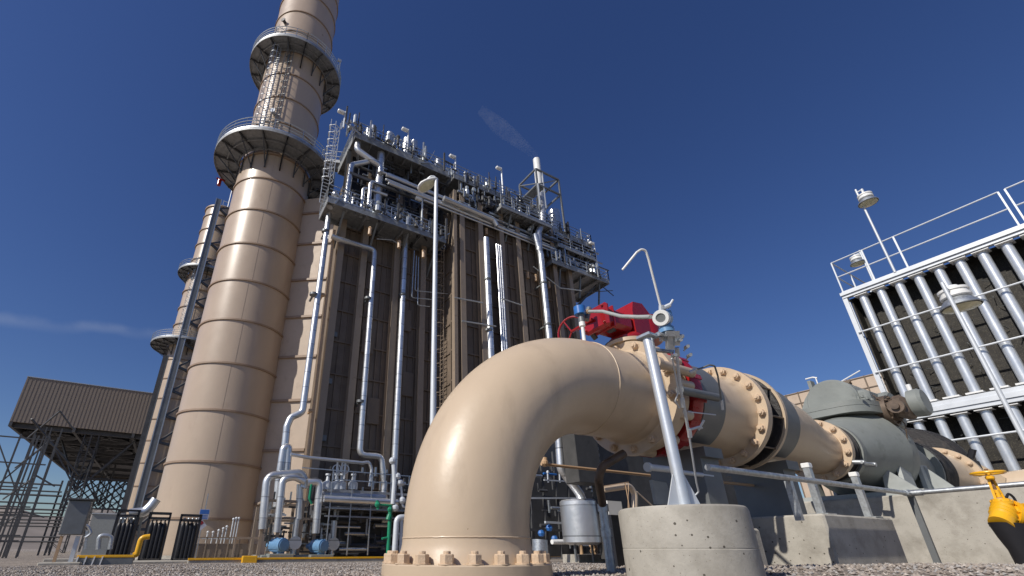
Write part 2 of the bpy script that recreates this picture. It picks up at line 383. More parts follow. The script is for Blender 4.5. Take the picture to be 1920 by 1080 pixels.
# ---------------------------------------------------------------- ground, gravel, hills
def gz(x, y):
    d = math.hypot(x, y); t = min(1, max(0, (d-4)/22)); z = .40*(1-t)
    z += .12*math.exp(-((x-6.2)**2+(y-1.4)**2)/7)
    if d < 40: z += .012*math.sin(x*1.7+y*.6)*math.cos(y*1.3-x*.4)*min(1, d/4)
    return z
def ground():
    mb = MB(); rs = [0, .8, 1.6, 2.4, 3, 3.5, 4, 4.5, 5, 5.5, 6, 6.6, 7.2, 8, 9, 10, 11.5, 13, 15, 17.5, 20, 23, 26, 30, 40, 60, 100, 200, 500, 1500, 4000]
    n = 160; vs = [V((0, 0, gz(0, 0)))]
    for r in rs[1:]:
        for i in range(n): a = 2*PI*i/n; x, y = r*math.sin(a), r*math.cos(a); vs.append(V((x, y, gz(x, y))))
    fs = [(0, 1+i, 1+(i+1) % n) for i in range(n)]
    for k in range(len(rs)-2):
        for i in range(n): j = (i+1) % n; fs.append((1+k*n+i, 1+k*n+j, 1+(k+1)*n+j, 1+(k+1)*n+i))
    mb.add(vs, fs); solo('ground', mb, M['gravel'], 'flat brown grey gravel ground of the plant yard', 'ground', kind='structure', sharp=180)
    # loose stones where the gravel is close enough to be read stone by stone
    rnd = random.Random(5); mb = MB()
    for _ in range(38000):
        d = 2.2+16*rnd.random()**1.5; b = HEAD+rad(rnd.uniform(-48, 58))
        x, y = d*math.sin(b), d*math.cos(b)
        if math.hypot(x-1.89, y-3.03) < .6 or math.hypot(x-2.98, y-1.93) < .43: continue
        s = rnd.uniform(.007, .018)*(1+d*.035); z = gz(x, y)+s*.25
        c = V((x, y, z)); A = rnd.random()*6; u = V((math.cos(A), math.sin(A), rnd.uniform(-.4, .4))); v_ = V((-math.sin(A), math.cos(A), rnd.uniform(-.4, .4)))
        k = [rnd.uniform(.6, 1.2) for _ in range(6)]; h = V((0, 0, 1))
        mb.add([c+u*s*k[0], c+v_*s*k[1], c-u*s*k[2], c-v_*s*k[3], c+h*s*k[4]*.8, c-h*s*.5],
               [(0, 1, 4), (1, 2, 4), (2, 3, 4), (3, 0, 4), (1, 0, 5), (2, 1, 5), (3, 2, 5), (0, 3, 5)])
    o = solo('gravel_stones', mb, M['stone'], 'loose brown and grey gravel stones covering the ground in the foreground', 'gravel', kind='stuff', sharp=10)
ground()
def hills():
    rnd = random.Random(8); mb = MB(); n = 140; vs = []; fs = []
    for i in range(n+1):
        b = rad(-60+150*i/n); h = 9+7*math.sin(i*.13+1)+4*math.sin(i*.31)+2*math.sin(i*.9); h = max(4, h)*3.6
        for k, (dd, hh) in enumerate(((700, 0), (820, .35), (950, .8), (1080, 1), (1400, .8))):
            vs.append(V((dd*math.sin(b), dd*math.cos(b), h*hh*(1+.12*math.sin(i*.7+k))-1)))
    for i in range(n):
        for k in range(4): fs.append((i*5+k, i*5+k+1, (i+1)*5+k+1, (i+1)*5+k))
    mb.add(vs, fs); solo('hills', mb, M['hill'], 'low dry brown hills on the horizon', 'hills', kind='structure', sharp=180)
hills()
# ---------------------------------------------------------------- the large beige pipe line in front (axis Y = 3.03, z = 2.05)
YP, ZP, RP = 3.03, 2.05, .457
BOLT = MB().nut((0, 0, 0), (0, 0, 1), .044, .060).mesh('hex_bolt', M['bolt'])
BOLTS = MB().nut((0, 0, 0), (0, 0, 1), .036, .045).mesh('hex_bolt', M['bolt'])
def bolts(parent, o, ax, R, n, me=BOLT, ph=.5, a0=0, a1=2*PI):
    x, y, z = frame(ax)
    for i in range(n):
        a = 2*PI*(i+ph)/n
        inst('bolt', me, parent, V(o)+(x*math.cos(a)+y*math.sin(a))*R, ax, (x*math.cos(a)+y*math.sin(a)))
def line_pipe():
    t = thing('elbow_pipe', 'large glossy beige pipe bending from the gravel into a horizontal run', 'pipe', (1.89, YP, .38))
    c = V((3.27, YP, .67)); R = 1.38
    P = [V((1.89, YP, .665))]+[c+V((-math.cos(a), 0, math.sin(a)))*R for a in [PI/2*i/72 for i in range(73)]]+[V((x, YP, ZP)) for x in (3.4, 3.6, 3.8)]
    mb = MB().tube(P, RP, 112, 0)
    mb.lathe((1.89, YP, .50), (0, 0, 1), [(0, .497), (.04, .489), (.09, .468), (.13, .460), (.17, .4575)], 112)
    part('pipe', mb, M['beige'], t)
    mb = MB()                                                     # weld beads, slightly uneven
    rnd = random.Random(3)
    for o, ax in (((1.89, YP, .668), V((0, 0, 1))), ((3.27, YP, ZP), V((1, 0, 0)))):
        x, y, z = frame(ax); n = 150; ring = []
        for i in range(n):
            a = 2*PI*i/n; ring.append(V(o)+(x*math.cos(a)+y*math.sin(a))*(RP+.0005)+z*rnd.uniform(-.0012, .0012))
        mb.tube(ring, .0055, 8, close=True)
    parts('weld_bead', mb, M['beige'], t)
    mb = MB().lathe((1.89, YP, .428), (0, 0, 1), [(0, .588), (.006, .594), (.074, .594), (.081, .587), (.082, .48)], 96)
    part('flange', mb, M['beige'], t)
    mb = MB().lathe((1.89, YP, .34), (0, 0, 1), [(0, .47), (.0, .594), (.082, .594)], 96)
    part('mating_flange', mb, M['beige'], t)
    bolts(t, (1.89, YP, .51), (0, 0, 1), .540, 20, ph=.53)
    # end flange at the valve
    mb = MB().lathe((3.79, YP, ZP), (1, 0, 0), [(0, RP), (.08, .485), (.09, .50), (.09, .600), (.18, .600), (.18, .45)], 96)
    part('end_flange', mb, M['beige'], t)
    bolts(t, (3.88, YP, ZP), (-1, 0, 0), .545, 14, BOLTS)
    return t
line_pipe()
def valve():
    t = thing('butterfly_valve', 'beige and red butterfly valve in the big pipe, with a red gear actuator on top', 'valve', (4.15, YP, ZP))
    mb = MB().lathe((3.975, YP, ZP), (1, 0, 0), [(0, .45), (0, .53), (.03, .55), (.15, .55), (.18, .53), (.20, .45)], 80)
    for a in range(0, 360, 30):                                    # lugs round the body
        u = V((0, math.cos(rad(a)), math.sin(rad(a)))); c = V((3.972, YP, ZP))+u*.55
        mb.cyl(c, c+V((.19, 0, 0)), .05, n=14)
    # side trunnion towards the viewer and neck on top
    mb.cyl((3.62, YP-.60, ZP+.12), (4.16, YP-.60, ZP+.12), .045, n=20); mb.cyl((3.60, YP-.60, ZP+.12), (3.66, YP-.60, ZP+.12), .065, n=20)
    mb.cyl((4.07, YP, ZP+.5), (4.07, YP, ZP+.68), .15, .13, n=28)
    mb.cyl((4.07, YP, ZP+.60), (4.07, YP, ZP+.64), .24, n=32)
    mb.obox((4.07, YP, ZP+.56), V((.02, 0, 0)), V((0, .22, 0)), V((0, 0, .06))); mb.obox((4.07, YP, ZP+.57), V((.16, 0, 0)), V((0, .02, 0)), V((0, 0, .05)))
    part('valve_body', mb, M['beige'], t)
    mb = MB().lathe((4.18, YP, ZP), (1, 0, 0), [(0, .46), (0, .56), (.03, .578), (.13, .578), (.16, .555), (.16, .46)], 80)
    for a in range(0, 360, 24):
        u = V((0, math.cos(rad(a)), math.sin(rad(a)))); mb.bar(V((4.17, YP, ZP))+u*.575, V((4.35, YP, ZP))+u*.575, .05, .02, u)
    part('retaining_ring', mb, M['red'], t)
    mb = MB().cyl((3.8, YP-.66, ZP-.13), (4.42, YP-.64, ZP-.10), .04, n=14)
    part('tie_rod', mb, M['steel'], t)
    t = t
    # actuator
    a = MB()
    s0 = V((4.05, YP+.04, ZP+.66))
    a.lathe(s0, (0, 0, 1), [(0, .17), (.02, .215), (.05, .225), (.09, .225), (.12, .20), (.15, .17)], 40)
    zz_ = ZP
    a.cbox(3.56, 4.02, YP-.13, YP+.19, zz_+.80, zz_+1.06, .05)
    a.cbox(3.50, 3.58, YP-.16, YP+.22, zz_+.77, zz_+1.09, .03); a.cbox(3.64, 3.67, YP-.145, YP+.205, zz_+.785, zz_+1.075, .01)
    a.prism([V((4.02, YP-.14, zz_+.80)), V((4.02, YP-.14, zz_+1.10)), V((4.06, YP-.14, zz_+1.24)), V((4.24, YP-.14, zz_+1.26)), V((4.36, YP-.14, zz_+1.14)), V((4.36, YP-.14, zz_+.80))], (0, .34, 0))
    a.cyl((4.42, YP+.03, zz_+.80), (4.42, YP+.03, zz_+1.13), .20, n=32); a.cyl((4.42, YP+.03, zz_+1.13), (4.42, YP+.03, zz_+1.17), .17, .12, n=32)
    for y_ in (-.13, .19):
        for z_ in (.80, 1.06): a.nut((3.50, YP+y_*.9+.003, zz_+.93+(z_-.93)*.85), (-1, 0, 0), .016, .02)
    for v_ in a.v: v_.x = s0.x+(v_.x-s0.x)*.90+.07; v_.y = s0.y+(v_.y-s0.y)*.92; v_.z = s0.z+(v_.z-s0.z)*.90-.03
    part('actuator', a, M['red'], t)
    b = MB().cyl((3.78, YP-.02, ZP+.76), (3.86, YP-.02, ZP+.80), .05, n=12); b.cyl((3.70, YP+.18, ZP+.80), (3.78, YP+.18, ZP+.72), .03, n=10)
    b.cyl(s0+V((0, 0, -.03)), s0, .20, n=24)
    part('cable_gland', b, M['dsteel'], t)
    hw = MB(); c = oX(1072, 622, 3.66)
    ring = [c+V((math.cos(2*PI*i/36)*.05, math.cos(2*PI*i/36)*-.17, math.sin(2*PI*i/36)*.19)) for i in range(36)]
    hw.tube(ring, .013, 8, close=True)
    for k in (0, 12, 24): hw.tube([c, ring[k]], .009, 6)
    hw.tube([c, V((3.60, YP+.04, ZP+.86))], .018, 8)
    part('handwheel', hw, M['red'], t)
valve()
def line_right():
    t = thing('flanged_spool_pipe', 'short beige pipe with a broad bolted flange, right of the red valve ring', 'pipe', (4.9, YP, ZP))
    part('pipe', MB().lathe((4.345, YP, ZP), (1, 0, 0), [(0, .50), (.08, .49), (.14, RP), (.95, RP), (1.03, .48), (1.075, .50)], 96, caps=False), M['beige'], t)
    part('flange', MB().lathe((5.42, YP, ZP), (1, 0, 0), [(0, .45), (0, .602), (.085, .602), (.085, .45)], 96), M['beige'], t)
    bolts(t, (5.42, YP, ZP), (-1, 0, 0), .545, 20, BOLTS)
    t = thing('expansion_joint', 'black rubber expansion joint clamped between two beige flanges of the large pipe', 'pipe joint', (5.6, YP, ZP))
    part('rubber_bellows', MB().lathe((5.506, YP, ZP), (1, 0, 0), [(0, .46), (0, .575), (.03, .575), (.04, .49), (.10, .49), (.14, .545), (.18, .49), (.235, .49), (.245, .575), (.273, .575), (.273, .46)], 96), M['rubber'], t)
    mb = MB()
    for i in range(10):
        a = 2*PI*(i+.3)/10; u = V((0, math.cos(a), math.sin(a)))
        mb.cyl(V((5.506, YP, ZP))+u*.575, V((5.779, YP, ZP))+u*.575, .012, n=8)
    parts('tie_rod', mb, M['brown'], t)
    t = thing('reducer_pipe', 'beige tapering pipe between the rubber joint and the grey green pump', 'pipe', (6.6, YP, 1.95))
    mb = MB(); P = [(5.79, .50, ZP), (5.84, .50, ZP), (5.86, .462, ZP), (5.95, RP, ZP), (6.5, RP, ZP), (6.56, .455, ZP-.002), (6.9, .42, ZP-.04), (7.3, .365, ZP-.12), (7.5, .335, ZP-.16), (7.55, .328, ZP-.17), (7.72, .325, ZP-.18)]
    n = 80; vs = []
    for x, r, z in P:
        for i in range(n): a = 2*PI*i/n; vs.append(V((x, YP+r*math.cos(a), z+r*math.sin(a))))
    mb.add(vs, [(k*n+i, k*n+(i+1) % n, (k+1)*n+(i+1) % n, (k+1)*n+i) for k in range(len(P)-1) for i in range(n)])
    part('pipe', mb, M['beige'], t)
    part('near_flange', MB().lathe((5.78, YP, ZP), (1, 0, 0), [(0, .45), (0, .602), (.045, .602), (.045, .45)], 96), M['beige'], t)
    part('pump_flange', MB().lathe((7.72, YP, ZP-.18), (1, 0, 0), [(0, .32), (0, .43), (.08, .43), (.08, .3)], 72), M['beige'], t)
    bolts(t, (7.72, YP, ZP-.18), (-1, 0, 0), .385, 14, BOLTS)
    t = thing('suction_joint', 'small black rubber joint between the beige reducer and the pump', 'pipe joint', (7.95, YP, ZP-.18))
    part('rubber_bellows', MB().lathe((7.803, YP, ZP-.18), (1, 0, 0), [(0, .3), (0, .41), (.05, .41), (.06, .34), (.12, .42), (.18, .34), (.19, .41), (.24, .41), (.24, .3)], 64), M['rubber'], t)
    part('control_rod', MB().cyl((7.70, YP-.48, ZP-.42), (8.12, YP-.48, ZP-.42), .018, n=12).cyl((7.74, YP-.38, ZP-.40), (7.74, YP-.50, ZP-.42), .03, n=10).cyl((8.08, YP-.38, ZP-.40), (8.08, YP-.50, ZP-.42), .03, n=10), M['galv'], t)
line_right()
def pump():
    t = thing('cooling_water_pump', 'large grey green split case pump on the concrete block, arched cover on top', 'pump', (9.7, 3.0, 1.25))
    lo = MB().sphere((9.45, 3.15, 2.0), 1, 40, (.86, .70, .72))
    lo.cyl((8.05, YP, ZP-.18), (9.2, YP, ZP-.05), .36, .62, n=40); lo.lathe((8.05, YP, ZP-.18), (1, 0, 0), [(0, .3), (0, .43), (.10, .43), (.12, .36)], 48)
    lo.cyl((9.8, YP, 1.9), (10.5, YP, 1.76), .50, .46, n=40); lo.lathe((10.5, YP, 1.76), (1, 0, 0), [(-.06, .44), (-.06, .55), (0, .55)], 48)
    part('lower_casing', lo, M['pump'], t, sharp=45)
    sp = MB(); n = 28; pts = []
    for i in range(n):
        a = 2*PI*i/n; e = .55
        pts.append(V((9.5+.88*math.copysign(abs(math.cos(a))**e, math.cos(a)), 3.15+.60*math.copysign(abs(math.sin(a))**e, math.sin(a)), 2.50)))
    sp.prism(pts, (0, 0, .10)); sp.prism([p+V((0, 0, .105)) for p in pts], (0, 0, .08))
    part('split_flange', sp, M['pump'], t, sharp=50)
    up = MB().lathe((9.0, 3.08, 2.80), (1, 0, 0), [(0, .0), (0, .33), (.03, .36), (.55, .36), (.62, .30), (.63, 0)], 48)
    up.prism([V((9.01, 3.74, 2.6)), V((9.01, 3.55, 2.72)), V((9.01, 3.44, 2.92)), V((9.01, 3.30, 3.08)), V((9.01, 3.1, 3.14)), V((9.01, 2.72, 2.78)), V((9.01, 2.72, 2.6))], (.45, 0, 0))
    up.lathe((9.6, 2.50, 2.60), (0, 1, 0), [(0, 0), (0, .27), (.03, .30), (.4, .30)], 36)
    up.cbox(9.05, 9.8, 2.60, 2.95, 2.6, 2.90, .05)
    up.bar((9.15, 3.32, 2.98), (9.15, 3.32, 3.24), .05, .14)
    part('upper_casing', up, M['pump'], t, sharp=40)
    br = MB().cyl((9.4, 2.66, 2.56), (9.4, 2.50, 2.56), .24, n=30); br.cyl((9.4, 2.50, 2.56), (9.4, 2.44, 2.56), .17, n=24)
    br.cbox(9.14, 9.58, 2.26, 2.44, 2.40, 2.72, .05); br.cyl((9.13, 2.36, 2.54), (9.06, 2.36, 2.54), .10, n=20); br.cyl((9.06, 2.36, 2.54), (9.02, 2.36, 2.54), .05, n=16)
    for q in range(8): an = PI*q/4; br.nut(V((9.4, 2.50, 2.56))+V((math.cos(an), 0, math.sin(an)))*.20, (0, -1, 0), .018, .025)
    part('bearing_housing', br, M['brown'], t)
    cp = MB().lathe((9.42, 2.26, 2.60), (0, -1, 0), [(0, .20), (.12, .21), (.16, .18), (.16, 0)], 30)
    part('coupling_guard', cp, M['pump'], t)
    fb = MB()
    for q in range(9):
        for x_ in (8.66,): fb.nut((8.75+q*.17, 2.60, 2.69), (0, 0, 1), .022, .035)
    parts('flange_bolt', fb, M['pump'], t, 3)
    ft = MB()
    for y in (2.45, 3.6):
        for x in (8.9, 9.7): ft.prism([V((x, y+.1, 1.333)), V((x+.4, y+.1, 1.333)), V((x+.34, y+.1, 1.8)), V((x+.08, y+.1, 1.8))], (0, .05, 0))
    ft.prism([V((8.75, 2.75, 1.333)), V((8.75, 2.38, 1.333)), V((8.75, 2.70, 1.68))], (.04, 0, 0)); ft.prism([V((9.9, 2.7, 1.333)), V((9.9, 2.25, 1.333)), V((9.9, 2.62, 1.86))], (.04, 0, 0))
    ft.box(8.6, 10.4, 2.3, 3.9, 1.262, 1.33)
    part('base_plate', ft, M['plate'], t)
    nz = MB(); x = 9.35
    nz.tube([(x, 3.3, 3.05), (x, 3.3, 3.34)], .010, 8); nz.tube([(x, 3.28, 3.33), (x, 3.34, 3.36), (x, 3.45, 3.36)], .013, 8); nz.tube([(9.6, 3.1, 3.22), (9.6, 2.75, 3.34)], .01, 6)
    nz.cyl((9.55, 2.25, 2.83), (9.55, 2.25, 2.93), .03, n=8)
    parts('vent_cock', nz, M['white'], t)
    tb = MB().tube([(9.3, 2.7, 2.85), (9.2, 2.6, 2.8), (9.2, 2.45, 2.55), (9.3, 2.4, 2.3), (9.35, 2.5, 1.9)], .008, 8)
    parts('drain_tube', tb, M['brown'], t)
    t = thing('discharge_joint', 'black rubber sleeve between the pump and the beige pipe on its right', 'pipe joint', (10.6, YP, 1.76))
    part('rubber_bellows', MB().lathe((10.503, YP, 1.76), (1, 0, 0), [(0, .4), (0, .56), (.08, .57), (.16, .53), (.26, .57), (.36, .53), (.48, .57), (.54, .56), (.54, .4)], 72), M['rubber'], t)
    t = thing('discharge_pipe', 'beige pipe with a half hidden bolted flange, right of the pump', 'pipe', (12.3, YP, 1.73))
    part('flange', MB().lathe((12.20, YP, 1.73), (1, 0, 0), [(0, .5), (0, .62), (.09, .62), (.09, .5)], 72), M['beige'], t)
    bolts(t, (12.20, YP, 1.73), (-1, 0, 0), .565, 20, BOLTS)
    part('pipe', MB().lathe((11.05, YP, 1.73), (1, 0, 0), [(0, .40), (0, .55), (.07, .55), (.07, .50), (1.05, .50), (1.14, .53)], 72, caps=False), M['beige'], t)
    v = thing('valve_cover', 'black hooded rubber cover over the valve at the right of the pump', 'valve', (13.2, 2.9, 1.9))
    part('cover', MB().lathe((12.40, YP+.42, 2.02), (1, 0, 0), [(0, .5), (0, .80), (.06, .83), (.14, .78), (.3, .78), (.36, .83), (.44, .78), (1.0, .76), (1.05, .5)], 64), M['rubber'], v)
    part('clamp', MB().ringo((12.8, YP+.42, 2.02), (1, 0, 0), .76, .85, .06, 64).cbox(12.7, 12.95, 2.55, 2.65, 1.9, 2.1, .01).cyl((12.8, 2.61, 2.15), (12.8, 2.53, 2.3), .05, n=10), M['black'], v)
    part('red_tag', MB().box(12.62, 12.66, 2.55, 2.63, 1.8, 1.92), M['red'], v)
    r = thing('right_header_pipe', 'pale beige header pipe running out of the picture behind the yellow valve', 'pipe', (14, 2.6, 1.7))
    part('pipe', MB().cyl(oX(1835, 925, 14.0)+V((0, .5, 0)), oX(1960, 893, 14.0)+V((0, -1.5, 0)), .28, n=40), M['beige'], r)
    part('flange', MB().prism([oX(1820, 862, 13.7), oX(1885, 896, 13.7), oX(1886, 915, 13.7), oX(1835, 905, 13.7)], (.1, 0, 0)), M['beige'], r)
pump()

def blocks():
    solo('concrete_block', MB().cbox(5.36, 6.9, 2.2, 3.95, .15, .905, .018), M['concrete'], 'low dark faced concrete block with steel posts standing on it, right of the round pad', 'concrete block', (6.2, 3, .2))
    solo('concrete_block', MB().cbox(8.45, 11.6, -1.2, 4.2, .2, 1.262, .02), M['concrete'], 'long sunlit concrete foundation block under the pump, behind the yellow valve', 'concrete block', (10, 1.5, .2))
    solo('concrete_block', MB().cbox(4.2, 5.0, 2.62, 3.5, .2, .78, .02), M['concrete'], 'shaded concrete block under the red valve, behind the round pad', 'concrete block', (4.4, 3.2, .2))
blocks()
def supports():
    def saddle(x, z0, label, w=.26, r=RP):
        t = thing('pipe_support', label, 'pipe support', (x, YP, z0), 'steel supports under the big pipe')
        c = MB(); c.box(x-w/2, x+w/2, YP-.30, YP+.30, z0+.021, ZP-r-.16); part('post', c, M['steel'], t)
        c = MB().box(x-w/2-.1, x+w/2+.1, YP-.42, YP+.42, z0, z0+.02); part('base_plate', c, M['steel'], t)
        c = MB().lathe((x-w/2-.03, YP, ZP), (1, 0, 0), [(0, r+.004), (0, r+.05), (w+.06, r+.05), (w+.06, r+.004)], 30, (0, 1, 0), False, PI*1.15, PI*1.85)
        c.obox((x, YP, ZP-r-.11), V((w/2, 0, 0)), V((0, .36, 0)), V((0, 0, .05))); part('saddle', c, M['steel'], t)
    saddle(6.15, .905, 'dark steel pipe support standing on the low concrete block with posts')
    saddle(4.62, .78, 'grey steel pipe support on the shaded block behind the round concrete pad', .3)
    for k, (x, y, zt, lab) in enumerate(((5.62, 2.32, 1.36, 'square galvanized post with white cap, left one on the low concrete block'), (6.62, 2.30, 1.34, 'square galvanized post with white cap, right one on the low concrete block'), (4.9, 2.9, 1.30, 'short pale post on the shaded block, above the right rim of the round pier'))):
        z0 = .905 if k < 2 else .78
        t = thing('support_post', lab, 'post', (x, y, z0), 'square posts on the concrete blocks')
        part('post', MB().box(x-.03, x+.03, y-.03, y+.03, z0+.012, zt), M['galv'], t)
        part('cap', MB().cbox(x-.038, x+.038, y-.038, y+.038, zt, zt+.05, .006), M['white'], t)
        part('base_plate', MB().box(x-.09, x+.09, y-.09, y+.09, z0, z0+.012), M['galv'], t)
    # pale gusset plates behind the pad
    t = thing('pipe_anchor', 'pale grey steel anchor frame under the horizontal pipe, just behind the leaning stand pipe', 'pipe support', (3.7, 2.75, .82))
    mb = MB()
    for x0, x1, xa, xb, y in ((1225, 1262, 1222, 1250, 3.0), (1320, 1352, 1312, 1342, 3.1), (1350, 1366, 1344, 1352, 3.1)):
        p = [oY(x0+6, 945, y), oY(x1, 945, y), oY(xb, 905, y), oY(xa, 900, y)]; mb.prism(p, (0, .03, 0))
    parts('plate', mb, M['plate'], t)
    mb = MB().cyl(oY(1217, 876, 2.75), oY(1262, 881, 2.75), .031, n=16).cyl(oY(1335, 893, 2.75), oY(1262, 883, 2.75), .022, n=12)
    mb.cyl(oY(1215, 876, 2.75)-V((.012, 0, 0)), oY(1217, 876, 2.75), .042, n=16)
    part('jack_rod', mb, M['galvp'], t)
supports()
def railing():
    t = thing('guard_rail', 'galvanized pipe railing that turns a corner in front of the concrete blocks', 'railing', (7.3, 2.08, .4))
    z = oX(1704, 925, 7.3).z; c = V((7.3, oX(1704, 925, 7.3).y, z)); y0 = c.y
    a = V((3.5, y0, z-.01)); b = V((7.3, -1.2, z+.03))
    parts('top_rail', MB().tube([a, c-V((.05, 0, 0))], .026, 12).tube([c-V((0, .05, 0)), b], .026, 12), M['galv'], t)
    part('elbow_fitting', MB().sphere(c, .042, 14).cyl(c, c-V((.12, 0, 0)), .034, n=12).cyl(c, c-V((0, .12, 0)), .034, n=12), M['galv'], t)
    for x, y in ((7.3, y0), (7.3, -.2)):
        part('post', MB().bar((x+.03, y, .35), (x+.03, y, z-.02), .055, .045), M['steel'], t)
    part('post', MB().bar((4.7, y0+.02, .82), (4.7, y0+.02, z-.03), .05, .05), M['galv'], t)
    t = thing('thin_tan_pipe', 'thin rusty tan pipe running level behind the stand pipe and the elbow', 'pipe', (3, 2.6, .9))
    parts('pipe', MB().tube([oY(1015, 870, 3.9), oY(1262, 896, 3.9)], .017, 10).tube([oY(1342, 903, 3.1), oY(1420, 911, 3.1)], .017, 10), M['tan'], t)
    part('valve_end', MB().sphere(oY(1021, 868, 3.9), .045, 10).cyl(oY(1021, 868, 3.9), oY(1021, 858, 3.9), .03, n=8), M['tan'], t)
railing()
def pad():
    cx, cy = 2.895, 1.985; mb = MB()
    mb.lathe((cx, cy, .2), (0, 0, 1), [(0, .388), (.395, .388), (.397, .3855), (.402, .3855), (.404, .387), (.61, .386), (.628, .381), (.638, .37), (.64, 0)], 96)
    o = solo('round_concrete_pad', mb, M['concrete'], 'round pitted concrete pier holding the slanting galvanized stand pipe, in the foreground', 'concrete pier', (cx, cy, .3))
    top = .84
    s0 = D(1283, 946, 2.95); s0 = V((s0.x, s0.y, top)); s1 = V((s0.x+.01, s0.y+.03, 2.065))
    t = thing('instrument_stand', 'galvanized stand pipe with gussets rising from the round concrete pier', 'stand', tuple(s0))
    part('pipe', MB().cyl(s0, s1, .039, n=28), M['tubem'], t)
    part('base_plate', MB().cbox(s0.x-.13, s0.x+.13, s0.y-.13, s0.y+.13, top, top+.012, .003), M['galv'], t)
    g = MB()
    for u in (V((-1, .25, 0)).normalized(), V((.97, -.25, 0)).normalized(), V((.5, .86, 0))):
        a = s0+V((0, 0, .012))+u*.03; n_ = V((-u.y, u.x, 0)); g.prism([a-n_*.004, a+u*.10-n_*.004, a+V((0, 0, .20))+u*.015-n_*.004], n_*.008)
    parts('gusset', g, M['galvp'], t)
    d = depth(s1)
    P = lambda x, y, k=0: D(x, y, d+k)
    mb = MB().cbox(s1.x-.06, s1.x+.06, s1.y-.06, s1.y+.06, s1.z, s1.z+.03, .006)
    mb.bar(P(1212, 638), P(1246, 622), .045, .03); mb.bar(P(1246, 640), P(1246, 612), .05, .07); mb.bar(P(1216, 655), P(1262, 660, .02), .03, .02)
    part('mounting_bracket', mb, M['galv'], t)
    # transmitter head
    t = thing('pressure_transmitter', 'blue pressure transmitter with a round white faced cover, on the stand pipe', 'transmitter', tuple(P(1243, 600)))
    c = P(1245, 597); ax = (-FW*.75-RT*.65).normalized()
    mb = MB().cyl(c-ax*.03, c+ax*.05, .058, n=26).sphere(c-ax*.03, .056, 16).cyl(c, c+V((0, 0, -.11)), .04, n=20).cyl(c+V((0, 0, -.085)), c+V((0, 0, -.125)), .055, n=20)
    mb.cyl(c+V((0, 0, .02)), c+V((0, 0, .075)), .028, n=14).bar(c+RT*.03+V((0, 0, .045)), c+RT*.06+V((0, 0, .05)), .03)
    part('housing', mb, M['lblue'], t)
    mb = MB().lathe(c+ax*.045, ax, [(0, .060), (.035, .062), (.045, .058), (.045, .036), (.038, .034)], 28, caps=False)
    part('cover_ring', mb, M['white'], t); part('glass', MB().cyl(c+ax*.05, c+ax*.083, .036, n=24), M['steel'], t)
    mb = MB(); q = c+V((0, 0, -.13))
    mb.obox(q+RT*.02, RT*.05, UP*.02, FW*.045); mb.cyl(q-RT*.06, q+RT*.12-UP*.02, .016, n=10)
    mb.obox(q+RT*.02-UP*.06, RT*.026, UP*.06, FW*.02); mb.obox(q+RT*.06-UP*.05, RT*.02, UP*.04, FW*.03)
    for k, (a, b) in enumerate(((1285, 652), (1272, 640), (1262, 668), (1290, 668))): mb.cyl(P(a, b, -.05), P(a+5, b-3, -.12), .013, n=8); mb.tube([P(a-3, b+6, -.05), P(a+7, b-6, -.05)], .006, 6)
    part('manifold', mb, M['galv'], t)
    g = thing('gooseneck_tube', 'bent white tube shaped like a hook above the blue transmitter', 'tube', tuple(P(1240, 575)))
    part('tube', MB().tube([P(1240, 580), P(1238, 572), P(1216, 486), P(1211, 470), P(1203, 467), P(1194, 473), P(1167, 506)], .0085, 10, .03), M['white'], g)
    part('fitting', MB().tube([P(1240, 584), P(1240, 572)], .02, 6).tube([P(1252, 578), P(1262, 562)], .009, 8).tube([P(1243, 578), P(1256, 572)], .018, 8), M['galvp'], g)
    g = thing('impulse_tubing', 'thin silver impulse tubing with small valves hanging beside the stand pipe', 'tubing', tuple(P(1290, 800)))
    Q = lambda x, y: P(x, y, .0+(y-650)*.0012)
    part('tube', MB().tube([Q(1268, 655), Q(1276, 730), Q(1284, 770), Q(1292, 815)], .011, 10).tube([Q(1292, 815), Q(1306, 905), Q(1310, 922), Q(1303, 930), Q(1292, 918)], .0075, 8, .02)
         .tube([Q(1258, 660), Q(1266, 700), Q(1272, 735), Q(1266, 752), Q(1274, 765)], .006, 8, .02), M['galvp'], g)
    part('curved_tube', MB().tube([Q(1300, 694), Q(1316, 690), Q(1330, 684), Q(1340, 686), Q(1346, 705), Q(1354, 762)], .007, 8, .03), M['steel'], g)
    mb = MB()
    for x, y in ((1270, 660), (1280, 755), (1293, 812)): mb.cyl(Q(x-1, y-8), Q(x+1, y+8), .017, n=6)
    mb.tube([Q(1293, 806), Q(1312, 800), Q(1316, 803)], .010, 8).tube([Q(1310, 806), Q(1320, 788)], .009, 8); mb.tube([Q(1294, 698), Q(1306, 692)], .014, 6); mb.tube([Q(1353, 750), Q(1355, 768)], .010, 6)
    mb.tube([Q(1290, 772), Q(1342, 778)], .005, 6)
    parts('needle_valve', mb, M['galvp'], g)
    # conduit from the thermowell on the pipe
    tw = thing('temperature_transmitter', 'small blue capped instrument on a white stem on top of the big elbow', 'transmitter', tuple(oY(1095, 640, YP)))
    part('stem', MB().cyl(oY(1097, 650, YP), oY(1091, 603, YP), .022, .017, n=12).cyl(oY(1092, 612, YP), oY(1091, 604, YP), .032, n=10), M['white'], tw)
    part('neck', MB().cyl(oY(1091, 604, YP), oY(1089, 588, YP), .035, n=12).cyl(oY(1100, 600, YP), oY(1104, 578, YP), .03, n=10), M['steel'], tw)
    part('cap', MB().cyl(oY(1088, 590, YP), oY(1086, 576, YP), .062, n=16), M['blue'], tw)
    g = thing('flexible_conduit', 'beige flexible conduit between the blue capped instrument and the blue transmitter', 'conduit', tuple(oY(1105, 584, YP)))
    a = oY(1103, 584, YP-.06); b = P(1220, 594)
